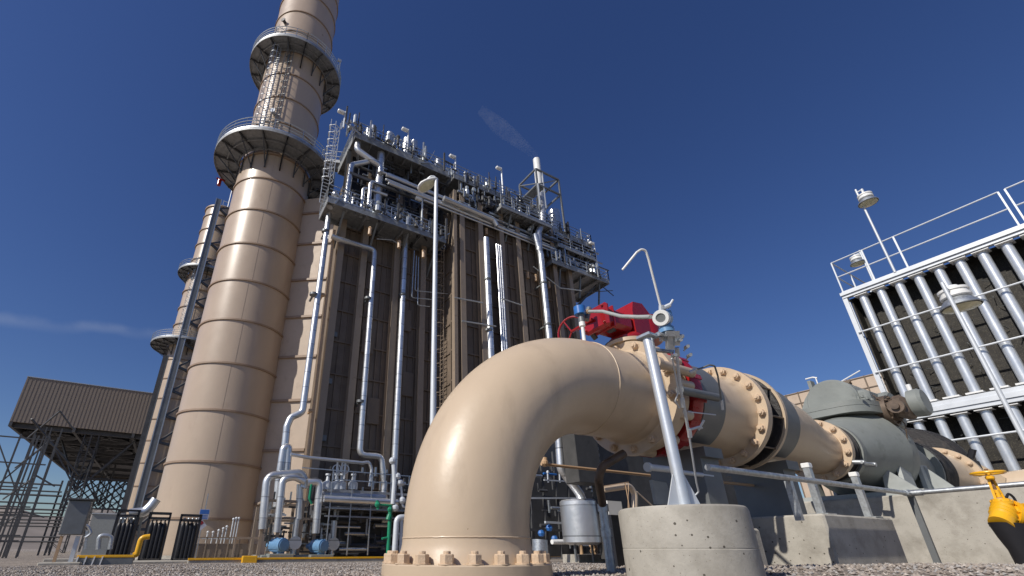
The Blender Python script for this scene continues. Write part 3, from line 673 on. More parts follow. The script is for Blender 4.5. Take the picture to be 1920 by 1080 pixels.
    mid = [a.lerp(b, .3)+V((0, 0, .015)), a.lerp(b, .6)-V((0, 0, .02)), a.lerp(b, .85)-V((0, 0, .012))]
    part('hose', MB().tube([a]+mid+[b], .0165, 12, .3), M['plate'], g); part('gland', MB().cyl(a-(mid[0]-a).normalized()*.02, a+(mid[0]-a).normalized()*.03, .026, n=10), M['tan'], g)
pad()
def yellow_valve():
    d = 4.4; P = lambda x, y, k=0: D(x, y, d+k)
    wheel = P(1852, 887); X, Y = wheel.x, wheel.y; zc = wheel.z; zb = gz(X, Y)
    t = thing('gate_valve', 'yellow gate valve with a round handwheel, its lower half wrapped in black', 'valve', (X, Y, zb))
    hw = MB(); R = .158
    ring = [V((X+R*math.cos(2*PI*i/40), Y+R*math.sin(2*PI*i/40), zc)) for i in range(40)]
    hw.tube(ring, .0145, 10, close=True)
    for k in range(5):
        a = 2*PI*k/5+.3; hw.bar((X, Y, zc-.006), (X+R*math.cos(a), Y+R*math.sin(a), zc), .02, .012)
    hw.cyl((X, Y, zc-.02), (X, Y, zc+.02), .03, n=14)
    part('handwheel', hw, M['yellow'], t)
    part('stem', MB().cyl((X, Y, zc-.26), (X, Y, zc+.035), .012, n=10).cyl((X, Y, zc+.02), (X, Y, zc+.045), .018, n=6), M['rust'], t)
    yk = MB(); yk.lathe((X, Y, zc-.075), (0, 0, 1), [(0, .036), (.015, .046), (.035, .046), (.045, .032)], 20)
    for s in (-1, 1):
        u = RT*s; yk.bar(V((X, Y, zc-.07))+u*.032, V((X, Y, zc-.28))+u*.060, .024, .022)
    yk.bar(V((X, Y, zc-.20))-RT*.05, V((X, Y, zc-.20))+RT*.05, .02, .03); yk.cyl((X, Y, zc-.26), (X, Y, zc-.18), .026, n=14)
    yk.lathe((X, Y, zc-.325), (0, 0, 1), [(0, .105), (.024, .105), (.026, .09), (.05, .085), (.055, .06)], 32)
    for q in range(8): a = PI*q/4+.2; yk.nut((X+.092*math.cos(a), Y+.092*math.sin(a), zc-.30), (0, 0, 1), .010, .013)
    part('yoke', yk, M['yellow'], t)
    bd = MB().lathe((X, Y, zc-.50), (0, 0, 1), [(0, .09), (.03, .10), (.13, .10), (.15, .09), (.17, .105), (.175, .105)], 32)
    o = V((X, Y, zc-.37)); ax = -RT*.8+V((0, 0, -1))*.75-Fh*.15
    bd.lathe(o, ax, [(0, .105), (.03, .118), (.05, .105), (.08, .122), (.10, .108), (.13, .122), (.15, .11), (.25, .115)], 28)
    q = o+V((0, 0, -.02)); a2 = RT*.95-V((0, 0, 1))*.35-Fh*.3
    bd.lathe(q, a2, [(0, .08), (.07, .085), (.075, .13), (.105, .13), (.11, .085), (.16, .085), (.165, .13), (.19, .13), (.195, .09), (.5, .09)], 32)
    xx, yy, zz = frame(a2)
    for k in range(8): an = PI*k/4; bd.nut(q+zz*.075+(xx*math.cos(an)+yy*math.sin(an))*.11, -zz, .012, .015)
    part('body', bd, M['yellow'], t)
    wr = MB(); n = 30
    def oval(c, rx, z, tilt=0):
        return [V((c.x, c.y, 0))+RT*(rx*math.cos(2*PI*i/n))+Fh*(rx*.8*math.sin(2*PI*i/n))+V((0, 0, z+tilt*math.cos(2*PI*i/n))) for i in range(n)]
    c0 = V((X, Y, 0))-RT*.01
    def sleeve(rings): wr.add(sum(rings, []), [(k*n+i, k*n+(i+1) % n, (k+1)*n+(i+1) % n, (k+1)*n+i) for k in range(len(rings)-1) for i in range(n)]+[tuple(range(n))])
    sleeve([oval(c0-RT*.03, .195, zc-.545, -.02), oval(c0-RT*.03, .205, zc-.53, -.02), oval(c0-RT*.01, .185, zc-.66), oval(c0, .15, zc-.78), oval(c0, .13, zb-.25)])
    c1 = V((X, Y, 0))+RT*.34+Fh*.05
    sleeve([oval(c1, .13, zc-.50, .02), oval(c1, .14, zc-.49, .02), oval(c1, .13, zc-.66), oval(c1, .09, zc-.80), oval(c1, .08, zb-.25)])
    parts('wrap', wr, M['black'], t)
    c3 = V((X, Y, zc-.27)); part('cable_loop', MB().tube([c3+RT*.08, c3+RT*.15+V((0, 0, .06)), c3+RT*.20, c3+RT*.17-V((0, 0, .08))], .014, 8, .06), M['black'], t)
    S = Matrix.Diagonal((.72, .72, .87, 1)); L = V((X, Y, zc))-t.location
    for ch in t.children: ch.data.transform(Matrix.Translation(L) @ S @ Matrix.Translation(-L))
yellow_valve()
def conduit():
    b = D(1145, 1060, 4.3); x, y = b.x, b.y; t = thing('conduit_stub', 'grey conduit rising from the gravel and bending under the big pipe', 'conduit', (x, y, gz(x, y)))
    z1 = D(1128, 945, 4.3).z
    part('conduit', MB().cyl((x, y, gz(x, y)-.05), (x, y, z1), .044, n=20), M['galv'], t)
    parts('coupling', MB().cyl((x, y, z1-.05), (x, y, z1+.02), .054, n=20).cyl((x, y, z1-.28), (x, y, z1-.2), .052, n=20), M['galv'], t)
    part('flexible_hose', MB().tube([V((x, y, z1)), D(1122, 900, 4.3), D(1128, 875, 4.3), D(1150, 862, 4.35), D(1170, 850, 4.4)], .040, 16, .1), M['brown'], t)
conduit()
def black_post():
    for nm, q, w, z1, m_, lab, cat in (('sign_plate', (1158, 1052), .05, .75, 'black', 'dark marker post with a white plate, squeezed between the conduit and the round pier', 'marker post'),):
        b = D(1158, 1052, 6); x, y = b.x, b.y; t = thing('marker_post', lab, cat, (x, y, gz(x, y)))
        part('post', MB().box(x-.06, x+.1, y-.05, y+.05, .2, 1.02), M['black'], t); part('plate', MB().box(x-.12, x+.16, y-.07, y-.055, 1.02, 1.2), M['white'], t)
black_post()
# ---------------------------------------------------------------- tall tube bank on the right (front plane X = 15)
XB = 15.0
def tube_bank():
    yl = 4.02; yr = -2.6; zt = 6.95; zm = 3.60; zb = .7
    t = thing('cooling_tube_bank', 'tall bank of bright vertical ribbed tubes in a galvanized frame, at the right edge', 'cooling unit', (XB, .7, 0))
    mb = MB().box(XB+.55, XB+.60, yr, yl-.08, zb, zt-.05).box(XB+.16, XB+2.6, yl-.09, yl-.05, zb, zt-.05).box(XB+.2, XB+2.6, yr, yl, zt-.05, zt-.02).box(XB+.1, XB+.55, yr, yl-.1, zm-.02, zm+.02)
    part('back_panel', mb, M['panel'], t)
    mb = MB()
    mb.hbeam((XB+.06, yl, 0), (XB+.06, yl, zt), .10, .12, (1, 0, 0), .012)
    mb.hbeam((XB+2.6, yl, 0), (XB+2.6, yl, zt), .12, .12, (1, 0, 0), .012)
    mb.box(XB-.02, XB+.10, yr, yl+.04, zt-.02, zt+.05); mb.box(XB-.06, XB+.02, yr, yl+.05, zt+.055, zt+.14); mb.box(XB-.04, XB+.5, yr, yl, zt+.145, zt+.17)
    mb.box(XB-.02, XB+.12, yr, yl-.05, zm+.03, zm+.13); mb.box(XB-.05, XB+.05, yr, yl-.05, zm-.08, zm+.025); mb.box(XB-.02, XB+.12, yr, yl-.05, zm-.17, zm-.085)
    mb.box(XB, XB+.12, yr, yl, zb-.1, zb)
    for y in (yl-.3, 1.2, -1.2): mb.hbeam((XB+.3, y, 0), (XB+.3, y, zb-.1), .16, .16, (1, 0, 0), .014)
    part('frame', mb, M['galvp'], t)
    ys = [oX(x, yy, XB).y for x, yy in ((1613, 553), (1649, 540), (1681, 530), (1720, 515), (1755, 503), (1795, 489), (1840, 473), (1884, 458))]
    p = (ys[0]-ys[-1])/7
    k = 0; y = ys[0]
    while y > yr+.1:
        for z0, z1 in ((zm+.18, zt-.07), (zb+.02, zm-.22)):
            m = MB().cyl((XB+.16, y, z0), (XB+.16, y, z1), .094, n=20)
            part('tube', m, M['tubem'], t)
            m2 = MB()
            for z in (z0, z1): m2.box(XB+.0, XB+.28, y-.14, y+.14, z-.018+(.0 if z == z0 else .02), z+.018)
            parts('tube_sheet', m2, M['white'], t) if k < 14 else None
        y -= p; k += 1
    mb = MB()
    for z in [oX(1611, 624, XB).z, oX(1642, 699, XB).z, oX(1821, 821, XB).z]:
        mb.cyl((XB-.03, yl, z), (XB-.03, yr, z), .022, n=8)
    parts('tie_bar', mb, M['galvp'], t)
    # fins / brackets in the shade between the tubes
    rnd = random.Random(4); mb = MB()
    for i in range(150):
        yy = rnd.uniform(yr, yl-.3); zz = rnd.uniform(zb+.2, zt-.4); mb.bar((XB+.5, yy, zz), (XB+.38, yy+rnd.uniform(-.15, .15), zz+rnd.uniform(-.1, .1)), .012)
    part('bracket', mb, M['steel'], t, kind='stuff')
    # guard rail on top
    def rail(y0, y1, posts, x=XB+.02, lab=None):
        z = zt+.17; H = oX(1567.6, 489, XB).z
        r = MB()
        for h in (H, z+(H-z)*.5): r.cyl((x, y0, h), (x, y1, h), .018, n=8)
        for yy in posts: r.bar((x, yy, z), (x, yy, H), .035 if yy not in (y0, y1) else .03, .03)
        return r, z, H
    r, z, H = rail(yl-.02, oX(1872, 362, XB).y, [yl-.02, oX(1675, 446, XB).y-.0, oX(1615, 470, XB).y, oX(1872, 362, XB).y])
    y = yl-.02
    for h in (H, z+(H-z)*.5): r.cyl((XB+.02, y, h), (XB+2.4, y, h), .018, n=8)
    for xx in (XB+1.2, XB+2.4): r.bar((xx, y, z), (xx, y, H), .03)
    part('guard_rail', r, M['galvp'], t)
    r, z, H = rail(oX(1885, 357, XB).y, yr, [oX(1885, 357, XB).y, -.6, -1.8])
    part('guard_rail', r, M['galvp'], t)
tube_bank()
def dome_lamp(label, top, base, head, s, facing=-1, gp='dome lamps on poles at the right'):
    # pole from base to top, with a bell shaped lamp beside it
    t = thing('pole_lamp', label, 'lamp', tuple(base), gp)
    part('pole', MB().cyl(base, top, .028*s, .024*s, n=14), M['galvp'], t)
    h = V(head)
    part('bracket', MB().tube([V(top)-V((0, 0, .10*s)), V((h.x, h.y, top[2]-.10*s))], .02*s, 8).cyl((h.x, h.y, h.z+.18*s), (h.x, h.y, top[2]-.08*s), .03*s, n=10), M['galvp'], t)
    part('ballast', MB().lathe((h.x, h.y, h.z+.02*s), (0, 0, 1), [(0, .15*s), (.015*s, .165*s), (.05*s, .165*s), (.055*s, .15*s), (.10*s, .15*s), (.105*s, .165*s), (.14*s, .165*s), (.16*s, .10*s), (.20*s, .07*s)], 28), M['white'], t)
    part('reflector', MB().lathe((h.x, h.y, h.z-.13*s), (0, 0, 1), [(0, .215*s), (.01*s, .225*s), (.06*s, .20*s), (.11*s, .16*s), (.15*s, .13*s)], 32, caps=False), M['galv'], t)
    part('lens', MB().lathe((h.x, h.y, h.z-.135*s), (0, 0, 1), [(-.04*s, 0), (-.03*s, .08*s), (0, .20*s)], 24), M['glass'], t)
    return t
d = 7.4
b0 = D(1766, 530, d)
dome_lamp('large white and silver dome lamp on a bright pole in front of the tube bank', b0, (b0.x, b0.y, .3), D(1795, 562, d), 1.12)
b1 = oX(1607, 358, 15.05); bb = V((b1.x-.1, b1.y, 7.1))
dome_lamp('small dome lamp on a thin pole standing above the top rail of the tube bank', V((bb.x, bb.y, b1.z)), bb, oX(1625, 374, 14.95), 1.0)
b2 = oX(1606, 478, 16.0)
dome_lamp('white dome lamp behind the guard rail at the far corner of the tube bank', V((b2.x, b2.y-.1, b2.z+.1)), V((b2.x, b2.y-.1, 7.15)), oX(1607, 489, 16.0), .85)

def street_lamp():
    b = D(818, 335, 12.6); x, y = b.x, b.y
    t = thing('street_lamp', 'tall slim silver lamp post with an oval lamp head, in front of the boiler house', 'street lamp', (x, y, gz(x, y)))
    part('pole', MB().cyl((x, y, gz(x, y)), (x, y, b.z), .075, .05, n=16), M['galvp'], t)
    part('arm', MB().tube([b-V((0, 0, .08)), b+V((-.05, 0, .04)), D(808, 331, 12.6), D(798, 340, 12.6)], .035, 10), M['galvp'], t)
    c = D(803, 346, 12.6); ax = (D(784, 357, 12.6)-D(820, 336, 12.6)).normalized()
    h = MB(); n = 24; vs = []; pr_ = [(-.30, .02, .02), (-.27, .07, .06), (-.15, .14, .10), (0, .19, .13), (.15, .20, .13), (.25, .15, .09), (.31, .05, .03)]
    s = V((0, 0, 1)).cross(ax).normalized(); u = ax.cross(s)
    if u.z < 0: u = -u
    for k, (a, wd, hh) in enumerate(pr_):
        for i in range(n):
            q = 2*PI*i/n; vv = math.sin(q); vs.append(c+ax*a*1.05+s*math.cos(q)*wd+u*(vv*hh if vv > 0 else vv*hh*.25))
    h.add(vs, [(k*n+i, k*n+(i+1) % n, (k+1)*n+(i+1) % n, (k+1)*n+i) for k in range(len(pr_)-1) for i in range(n)]+[tuple(range(n)), tuple((len(pr_)-1)*n+i for i in range(n))])
    part('lamp_head', h, M['white'], t)
    g = MB(); vs = [c+ax*.03-u*.012]; m = 28
    for i in range(m): q = 2*PI*i/m; vs.append(c+ax*(.04+.24*math.cos(q))+s*.165*math.sin(q)-u*.030)
    vs.append(c+ax*.03-u*.09); g.add(vs, [(0, 1+i, 1+(i+1) % m) for i in range(m)]+[(m+1, 1+(i+1) % m, 1+i) for i in range(m)])
    part('lens', g, M['glass'], t)
street_lamp()

# ---------------------------------------------------------------- far beige building behind the pump
def far_building():
    X = 60
    p = [oX(1440, 765, X), oX(1540, 722, X), oX(1690, 700, X)]
    yl, zt = oX(1452, 745, X).y, oX(1541, 724, X).z
    t = thing('beige_building', 'distant flat beige building with panel joints, peeking out behind the grey pump', 'building', (X, yl-8, 0))
    part('wall', MB().box(X, X+12, yl-16, yl, 0, zt), M['duct'], t)
    j = MB(); y = yl
    while y > yl-16: j.box(X-.06, X-.002, y-.06, y+.06, 0, zt+.02); y -= 1.25
    for z in (zt-.1, zt-1.3, zt-2.6, zt-4): j.box(X-.07, X-.003, yl-16, yl, z-.05, z+.05)
    j.bar((X-.3, yl-7.5, zt-.2), (X-.3, yl-3, zt-5), .35); j.bar((X-.3, yl-6.3, zt-1.8), (X-.3, yl-8.3, zt-1.8), .3)
    part('panel_joint', j, M['casing'], t)
far_building()
# ---------------------------------------------------------------- exhaust stacks
def ring_platform(t, c, z, r0, r1, a0=0, a1=2*PI, det=1):
    n = 64 if det else 40
    x, y = c
    mb = MB().ringo((x, y, z), (0, 0, 1), r0, r1, .10, n, a0, a1, (1, 0, 0)) if True else None
    mb.ringo((x, y, z-.18), (0, 0, 1), r1-.03, r1+.03, .28, n, a0, a1, (1, 0, 0)); mb.ringo((x, y, z-.3), (0, 0, 1), r0+.10, r0+.2, .32, n, a0, a1, (1, 0, 0))
    mb.ringo((x, y, z-.2), (0, 0, 1), (r0+r1)/2-.05, (r0+r1)/2+.05, .19, n, a0, a1, (1, 0, 0))
    p = part('ring_platform', mb, M['grate'], t)
    fx, fy, fz = frame((0, 0, 1), (1, 0, 0))
    pt = lambda a, r, h: V((x, y, h))+(fx*math.cos(a)+fy*math.sin(a))*r
    m = int(16*(a1-a0)/(2*PI)); br = MB()
    for i in range(m+1):
        a = a0+(a1-a0)*i/m
        br.bar(pt(a, r0, z-.15), pt(a, r1, z-.15), .08, .2); br.bar(pt(a, r0, z-1.9), pt(a, r1-.35, z-.25), .08, .08)
        br.bar(pt(a, r0+.03, z-2.1), pt(a, r0+.03, z-.1), .12, .10)
    parts('bracket', br, M['dsteel'], p, 3)
    rl = MB(); k = int((a1-a0)/(2*PI)*56)
    for h in (.38, .75, 1.12):
        pts = [pt(a0+(a1-a0)*i/k, r1, z+.1+h) for i in range(k+1)]; rl.tube(pts, .035, 6, 0)
    rl.ringo((x, y, z+.1), (0, 0, 1), r1-.012, r1+.012, .14, n, a0, a1, (1, 0, 0))
    for i in range(0, k+1, 2): rl.bar(pt(a0+(a1-a0)*i/k, r1, z), pt(a0+(a1-a0)*i/k, r1, z+1.22), .05)
    part('railing', rl, M['galv'], p)
    return p
def caged_ladder(t, c, r, a, z0, z1, rl=.36):
    fx, fy, fz = frame((0, 0, 1), (1, 0, 0)); u = fx*math.cos(a)+fy*math.sin(a); s = V((-u.y, u.x, 0)); o = V((c[0], c[1], 0))
    b = MB(); p = o+u*(r+.25)
    for k in (-1, 1): b.bar(p+s*.24*k+V((0, 0, z0)), p+s*.24*k+V((0, 0, z1)), .06)
    z = z0
    while z < z1: b.bar(p-s*.24+V((0, 0, z)), p+s*.24+V((0, 0, z)), .03); z += .32
    z = z0
    while z < z1: b.bar(o+u*r+s*.24+V((0, 0, z)), p+s*.24+V((0, 0, z)), .05); b.bar(o+u*r-s*.24+V((0, 0, z)), p-s*.24+V((0, 0, z)), .05); z += 2.4
    part('ladder', b, M['galv'], t)
    cg = MB(); q = p+u*.36
    z = z0+2.2
    while z < z1+.9:
        pts = [q+(u*math.cos(w_)+s*math.sin(w_))*.38+V((0, 0, z)) for w_ in [-2.4+4.8*i/10 for i in range(11)]]; cg.tube(pts, .025, 5, 0); z += .85
    for w_ in (-1.9, -.95, 0, .95, 1.9): e = q+(u*math.cos(w_)+s*math.sin(w_))*.38; cg.bar(e+V((0, 0, z0+2.2)), e+V((0, 0, z1+.9)), .035)
    part('ladder_cage', cg, M['galv'], t)
def ang(c, px, py, r):        # azimuth (ladder parameter) of the cylinder surface point seen at pixel
    rr = ray(px, py); d_ = V((rr.x, rr.y)).normalized(); o = V((c[0], c[1]))
    b = d_.dot(o); disc = b*b-(o.dot(o)-r*r); tt = b-math.sqrt(max(0, disc)); p = d_*tt-o
    fx, fy, fz = frame((0, 0, 1), (1, 0, 0)); return math.atan2(p.dot(V((fy.x, fy.y))), p.dot(V((fx.x, fx.y))))
S1 = (2.02, 34.9)
def stack_main():
    c = S1; R = 3.0; H = 61.5
    t = thing('exhaust_stack', 'tall beige ringed exhaust stack nearest the camera, cut off by the picture top', 'chimney', (c[0], c[1], 0))
    zs = [2.17+3.27*i for i in range(9)]+[31.0]
    zs2 = [34.9+3.2*i for i in range(8)]
    part('shell', MB().lathe((c[0], c[1], 0), (0, 0, 1), [(0, R+.12), (.12, R+.12), (.13, R), (30.4, R), (30.8, R), (31.3, 2.92), (H, 2.92), (H, 2.7), (H-3, 2.7)], 128, caps=False), M['stack'], t)
    mb = MB()
    for z in zs: mb.ringo((c[0], c[1], z), (0, 0, 1), R-.01, R+.09, .12, 128)
    for z in zs2: mb.ringo((c[0], c[1], z), (0, 0, 1), 2.91, 3.01, .12, 128)
    parts('stiffener_ring', mb, M['ringp'], t)
    mb = MB(); rnd = random.Random(2)                                # plate seams
    fx, fy, fz = frame((0, 0, 1), (1, 0, 0))
    for i, z in enumerate(zs[:-1]):
        for a in (ang(c, 452, 600, R)+(i % 2)*.06,):
            p = V((c[0], c[1], 0))+(fx*math.cos(a)+fy*math.sin(a))*(R+.004); mb.bar(p+V((0, 0, z+.13)), p+V((0, 0, z+3.26)), .010, .006)
    parts('weld_seam', mb, M['casing'], t)
    ring_platform(t, c, 31.6, R+.03, 5.1)
    ring_platform(t, c, 44.7, 2.95, 4.4)
    a = ang(c, 506, 180, 3.0)
    caged_ladder(t, c, 2.95, a, 31.7, 46.2)
    a2 = ang(c, 527, 180, 3.0)
    mb = MB(); u = fx*math.cos(a2)+fy*math.sin(a2); s = V((-u.y, u.x, 0))        # screened riser beside the ladder
    o = V((c[0], c[1], 0))
    for k in (-.35, 0, .35): mb.bar(o+u*3.2+s*k+V((0, 0, 31.8)), o+u*3.2+s*k+V((0, 0, 44.4)), .06)
    z = 32
    while z < 44.4: mb.bar(o+u*2.95-s*.35+V((0, 0, z)), o+u*3.2+s*.35+V((0, 0, z)), .05); z += .9
    part('conduit_riser', mb, M['steel'], t)
    # small instruments on the shell
    for x, y, nm in ((514, 207, 'port'), (538, 27, 'port')):
        a3 = ang(c, x, y, 2.95); u = fx*math.cos(a3)+fy*math.sin(a3); z = (EYE+ray(x, y).z*32/math.hypot(ray(x, y).x, ray(x, y).y))
        part('port', MB().cyl(o+u*2.9+V((0, 0, z)), o+u*3.2+V((0, 0, z)), .16, n=14).cyl(o+u*3.2+V((0, 0, z)), o+u*3.28+V((0, 0, z)), .24, n=14), M['galvp'] if y > 100 else M['dsteel'], t)
    # posts on platforms (obstruction lights, cameras)
    for (x, y), z, r in (((634, 60), 48, 4.5), ((404, 250), 34.7, 4.9)):
        a3 = ang(c, x, y, r)
    q = V((c[0], c[1], 0))+RT*4.3; part('lamp_post', MB().cyl(q+V((0, 0, 44.7)), q+V((0, 0, 47.4)), .07, n=8).box(q.x-.3, q.x+.1, q.y-.1, q.y+.1, 47.3, 47.6), M['galvp'], t)
    q = V((c[0], c[1], 0))-RT*4.9; part('lamp_post', MB().cyl(q+V((0, 0, 31.7)), q+V((0, 0, 34.2)), .07, n=8).box(q.x-.1, q.x+.4, q.y-.1, q.y+.1, 34.1, 34.4), M['galvp'], t)
    q = V((c[0], c[1], 30.9))-RT*5.0; part('obstruction_light', MB().cyl(q-V((0, 0, .5)), q+V((0, 0, .1)), .16, n=12).bar(q+V((-.3, 0, .2)), q+V((.4, 0, .2)), .12), M['red'], t)
    # base plinth pipes, access
    part('base_ring', MB().lathe((c[0], c[1], -.1), (0, 0, 1), [(0, R+.5), (.35, R+.5), (.35, R+.1)], 96, caps=False), M['concrete'], t)
stack_main()
def stack_far(name, label, c, H, R=3.0):
    t = thing(name, label, 'chimney', (c[0], c[1], 0))
    part('shell', MB().lathe((c[0], c[1], 0), (0, 0, 1), [(0, R), (30.5, R), (31, R*.97), (H, R*.97), (H, 2.6), (H-2, 2.6)], 64, caps=False), M['stack'], t)
    mb = MB()
    for i in range(19):
        z = 2.17+3.27*i
        if z < H-1: mb.ringo((c[0], c[1], z), (0, 0, 1), R*.96, R+.09, .16, 64)
    mb.ringo((c[0], c[1], H-.3), (0, 0, 1), R*.96, R+.12, .3, 64)
    parts('stiffener_ring', mb, M['ringp'], t)
    ring_platform(t, c, 31.3, R+.03, 5.5, det=0); ring_platform(t, c, 45.5, R, 4.6, det=0)
    a = ang(c, 350, 560, R); caged_ladder(t, c, R, a+.25, 31.5, 46.5)
    return t
b2_ = rad(-2.15); S2 = (83*math.sin(b2_), 83*math.cos(b2_))
s2 = stack_far('exhaust_stack', 'slimmer looking second beige exhaust stack, farther off behind the big one', S2, 60.0)
def risers():
    c = V((S2[0], S2[1], 0)); p = V((0, 0, 0))
    # closed cable riser in front of the far stack with bracing back to the shell
    q = D(262, 950, 1); dd = 78.0
    bse = E0+ray(258, 950)*(dd/math.hypot(ray(258, 950).x, ray(258, 950).y)); x, y = bse.x, bse.y
    t = thing('cable_riser', 'long blue grey vertical cable duct running up beside the far stack', 'cable duct', (x, y, 0))
    part('duct', MB().box(x-.35, x+.35, y-.3, y+.3, 0, 59.5), M['steel'], t)
    part('side_channel', MB().box(x+.36, x+.50, y-.35, y+.35, 0, 59.5).box(x-.50, x-.36, y-.35, y+.35, 0, 59.5), M['galv'], t)
    b = MB()
    for i in range(15):
        z = 3+i*3.9; b.bar((x+.4, y, z), (x+2.2, y+2, z), .35); b.bar((x+.4, y, z), (x+2.2, y+2, z+2.4), .25)
    b.bar((x+2.2, y+2, 0), (x+2.2, y+2, 59), .2)
    part('bracing', b, M['dsteel'], t)
    bse = E0+ray(238, 930)*(80/math.hypot(ray(238, 930).x, ray(238, 930).y)); x, y = bse.x, bse.y
    t = thing('cable_riser', 'shorter dark grey riser on the left flank of the far stack', 'cable duct', (x, y, 0))
    part('duct', MB().box(x-.3, x+.3, y-.3, y+.3, 0, 28.5), M['dsteel'], t)
    part('side_channel', MB().box(x+.31, x+.45, y-.35, y+.35, 0, 28.5), M['steel'], t)
    m = MB()
    q = c+V((.5, -1, 0)); m.cyl(q+V((0, 0, 60)), q+V((0, 0, 66)), .09, n=6)
    for z in (60.4, 61.6, 62.6): m.bar(q+V((-.9, 0, z)), q+V((.9, 0, z)), .1)
    for xx in (-.9, 0.9): m.bar(q+V((xx, 0, 59.8)), q+V((xx, 0, 62.8)), .1)
    part('top_mast', m, M['galvp'], s2)
risers()
# ---------------------------------------------------------------- boiler house (heat recovery boiler), front wall Y = 28 / 26.2
YF, YG, XM = 28.0, 26.2, 15.3
def tr(Y, *q): return [oY(x, y, Y) for x, y in q]
def boiler():
    t = thing('boiler_house', 'huge beige boiler house with tall vertical columns and steel decks hanging on its front', 'boiler house', (6.2, YF, 0))
    x1 = 28.2; ztop = 28.6
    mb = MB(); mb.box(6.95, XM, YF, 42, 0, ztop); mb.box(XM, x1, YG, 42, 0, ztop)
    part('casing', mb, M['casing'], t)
    # stiffener bands and ribs between columns
    mb = MB()
    for z in [1.6+2.35*i for i in range(12)]:
        mb.box(7.0, XM-.02, YF-.13, YF-.003, z, z+.12); mb.box(XM, x1-.1, YG-.13, YG-.003, z+.4, z+.52)
        mb.box(XM-.07, XM-.003, YG+.1, YF-.15, z+.2, z+.3)
    rnd = random.Random(7)
    x = 7.0
    while x < x1-.3:
        Y = YF if x < XM-.2 else YG
        if abs(x-XM) > .25: mb.box(x-.035, x+.035, Y-.09, Y-.0035, .3, ztop-.3)
        x += rnd.uniform(.42, .75)
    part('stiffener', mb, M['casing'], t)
    def column(x, Y, w=.46, d=.62):
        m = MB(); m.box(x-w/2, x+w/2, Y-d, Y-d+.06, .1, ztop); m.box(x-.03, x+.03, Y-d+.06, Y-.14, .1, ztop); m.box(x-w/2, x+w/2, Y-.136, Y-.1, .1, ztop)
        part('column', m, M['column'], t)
    for px in (611, 662, 732, 788): column(oY(px, 700, YF-.5).x, YF)
    for px in (870, 910, 955, 990, 1035, 1062): column(oY(px, 700, YG-.5).x, YG)
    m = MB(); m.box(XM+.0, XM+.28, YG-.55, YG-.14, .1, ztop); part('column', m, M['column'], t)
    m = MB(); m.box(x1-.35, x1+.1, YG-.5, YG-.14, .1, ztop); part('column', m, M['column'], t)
    # ladder against the sunlit return wall at XM
    lad = MB()
    for y in (YG+.55, YG+1.0): lad.bar((XM-.32, y, 2), (XM-.32, y, 23), .05)
    z = 2
    while z < 23: lad.bar((XM-.32, YG+.55, z), (XM-.32, YG+1.0, z), .035); z += .33
    z = 4
    while z < 23:
        lad.tube([(XM-.32, YG+.5, z), (XM-.75, YG+.45, z), (XM-.95, YG+.78, z), (XM-.75, YG+1.1, z), (XM-.32, YG+1.05, z)], .03, 5, .2); z += 1.1
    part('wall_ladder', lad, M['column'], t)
    # doors / instrument boxes on the dark bays
    for px, py in ((625, 628), (615, 716), (604, 823)):
        p = oY(px, py, YF-.3); b = MB().box(p.x-.3, p.x+.25, YF-.35, YF-.137, p.z-.1, p.z+.25); b.box(p.x-.26, p.x-.2, YF-.3, YF-.2, p.z-1.6, p.z-.1); part('instrument_box', b, M['steel'], t)
    for px, py in ((690, 640), (700, 770), (762, 600), (765, 720), (815, 640), (890, 600), (893, 660)):
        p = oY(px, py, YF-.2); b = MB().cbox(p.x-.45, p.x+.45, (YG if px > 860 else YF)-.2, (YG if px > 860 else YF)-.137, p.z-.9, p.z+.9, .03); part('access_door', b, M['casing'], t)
    # tapering duct from the boiler to the stack: angled wall facing left
    A = V((7.0, 31.58, 0)); u = V((-.797, .605, 0)); B = A+u*3.25
    zd = (E0+ray(580, 373)*((A-E0).dot(V((-.605, -.797, 0)))/ray(580, 373).dot(V((-.605, -.797, 0))))).z
    du = MB().prism([A, B, B+V((3, 4, 0)), A+V((-.01, 5, 0))], (0, 0, zd))
    part('transition_duct', du, M['duct'], t)
    n_ = V((-.605, -.797, 0)); rb = MB()
    for y, px in ((457, 590), (525, 575), (595, 560), (670, 548), (752, 530), (845, 515), (945, 500)):
        r = ray(px, y); tt = (A-E0).dot(n_)/r.dot(n_); z = (E0+r*tt).z
        rb.obox(A+u*1.55+n_*.07+V((0, 0, z)), u*1.53, n_*.07, V((0, 0, .09)))
    r = ray(610, 398); tt = (A-E0).dot(n_)/r.dot(n_); z = (E0+r*tt).z; rb.obox(A+u*1.55+n_*.07+V((0, 0, z)), u*1.53, n_*.07, V((0, 0, .09)))
    parts('duct_rib', rb, M['ringp'], t)
    # ---- decks
    def deck(name_x0, x1_, y0, y1, z, th=.32, rail=('f',), joist=1.5, H=1.12, toe=True, knee=True, Yw=YF):
        x0 = name_x0
        d = MB().box(x0, x1_, y0, y1, z-.05, z)
        d.box(x0, x1_, y0, y0+.07, z-th, z-.052); d.box(x0, x1_, y1-.07, y1, z-th, z-.052)
        d.box(x0, x0+.07, y0+.072, y1-.072, z-th, z-.052); d.box(x1_-.07, x1_, y0+.072, y1-.072, z-th, z-.052)
        x = x0+joist
        while x < x1_-.3: d.box(x-.05, x+.05, y0+.073, y1-.073, z-th*.8, z-.053); x += joist
        p = part('deck', d, M['grate'], t)
        k = MB()
        if knee:
            x = x0+1.3
            while x < x1_: k.bar((x, y0+.4, z-th), (x, Yw-.15, z-2.6), .13); x += 2.55
            parts('knee_brace', k, M['steel'], p)
        r = MB()
        segs = []
        if 'f' in rail: segs.append(((x0, y0), (x1_, y0)))
        if 'l' in rail: segs.append(((x0, y0), (x0, y1)))
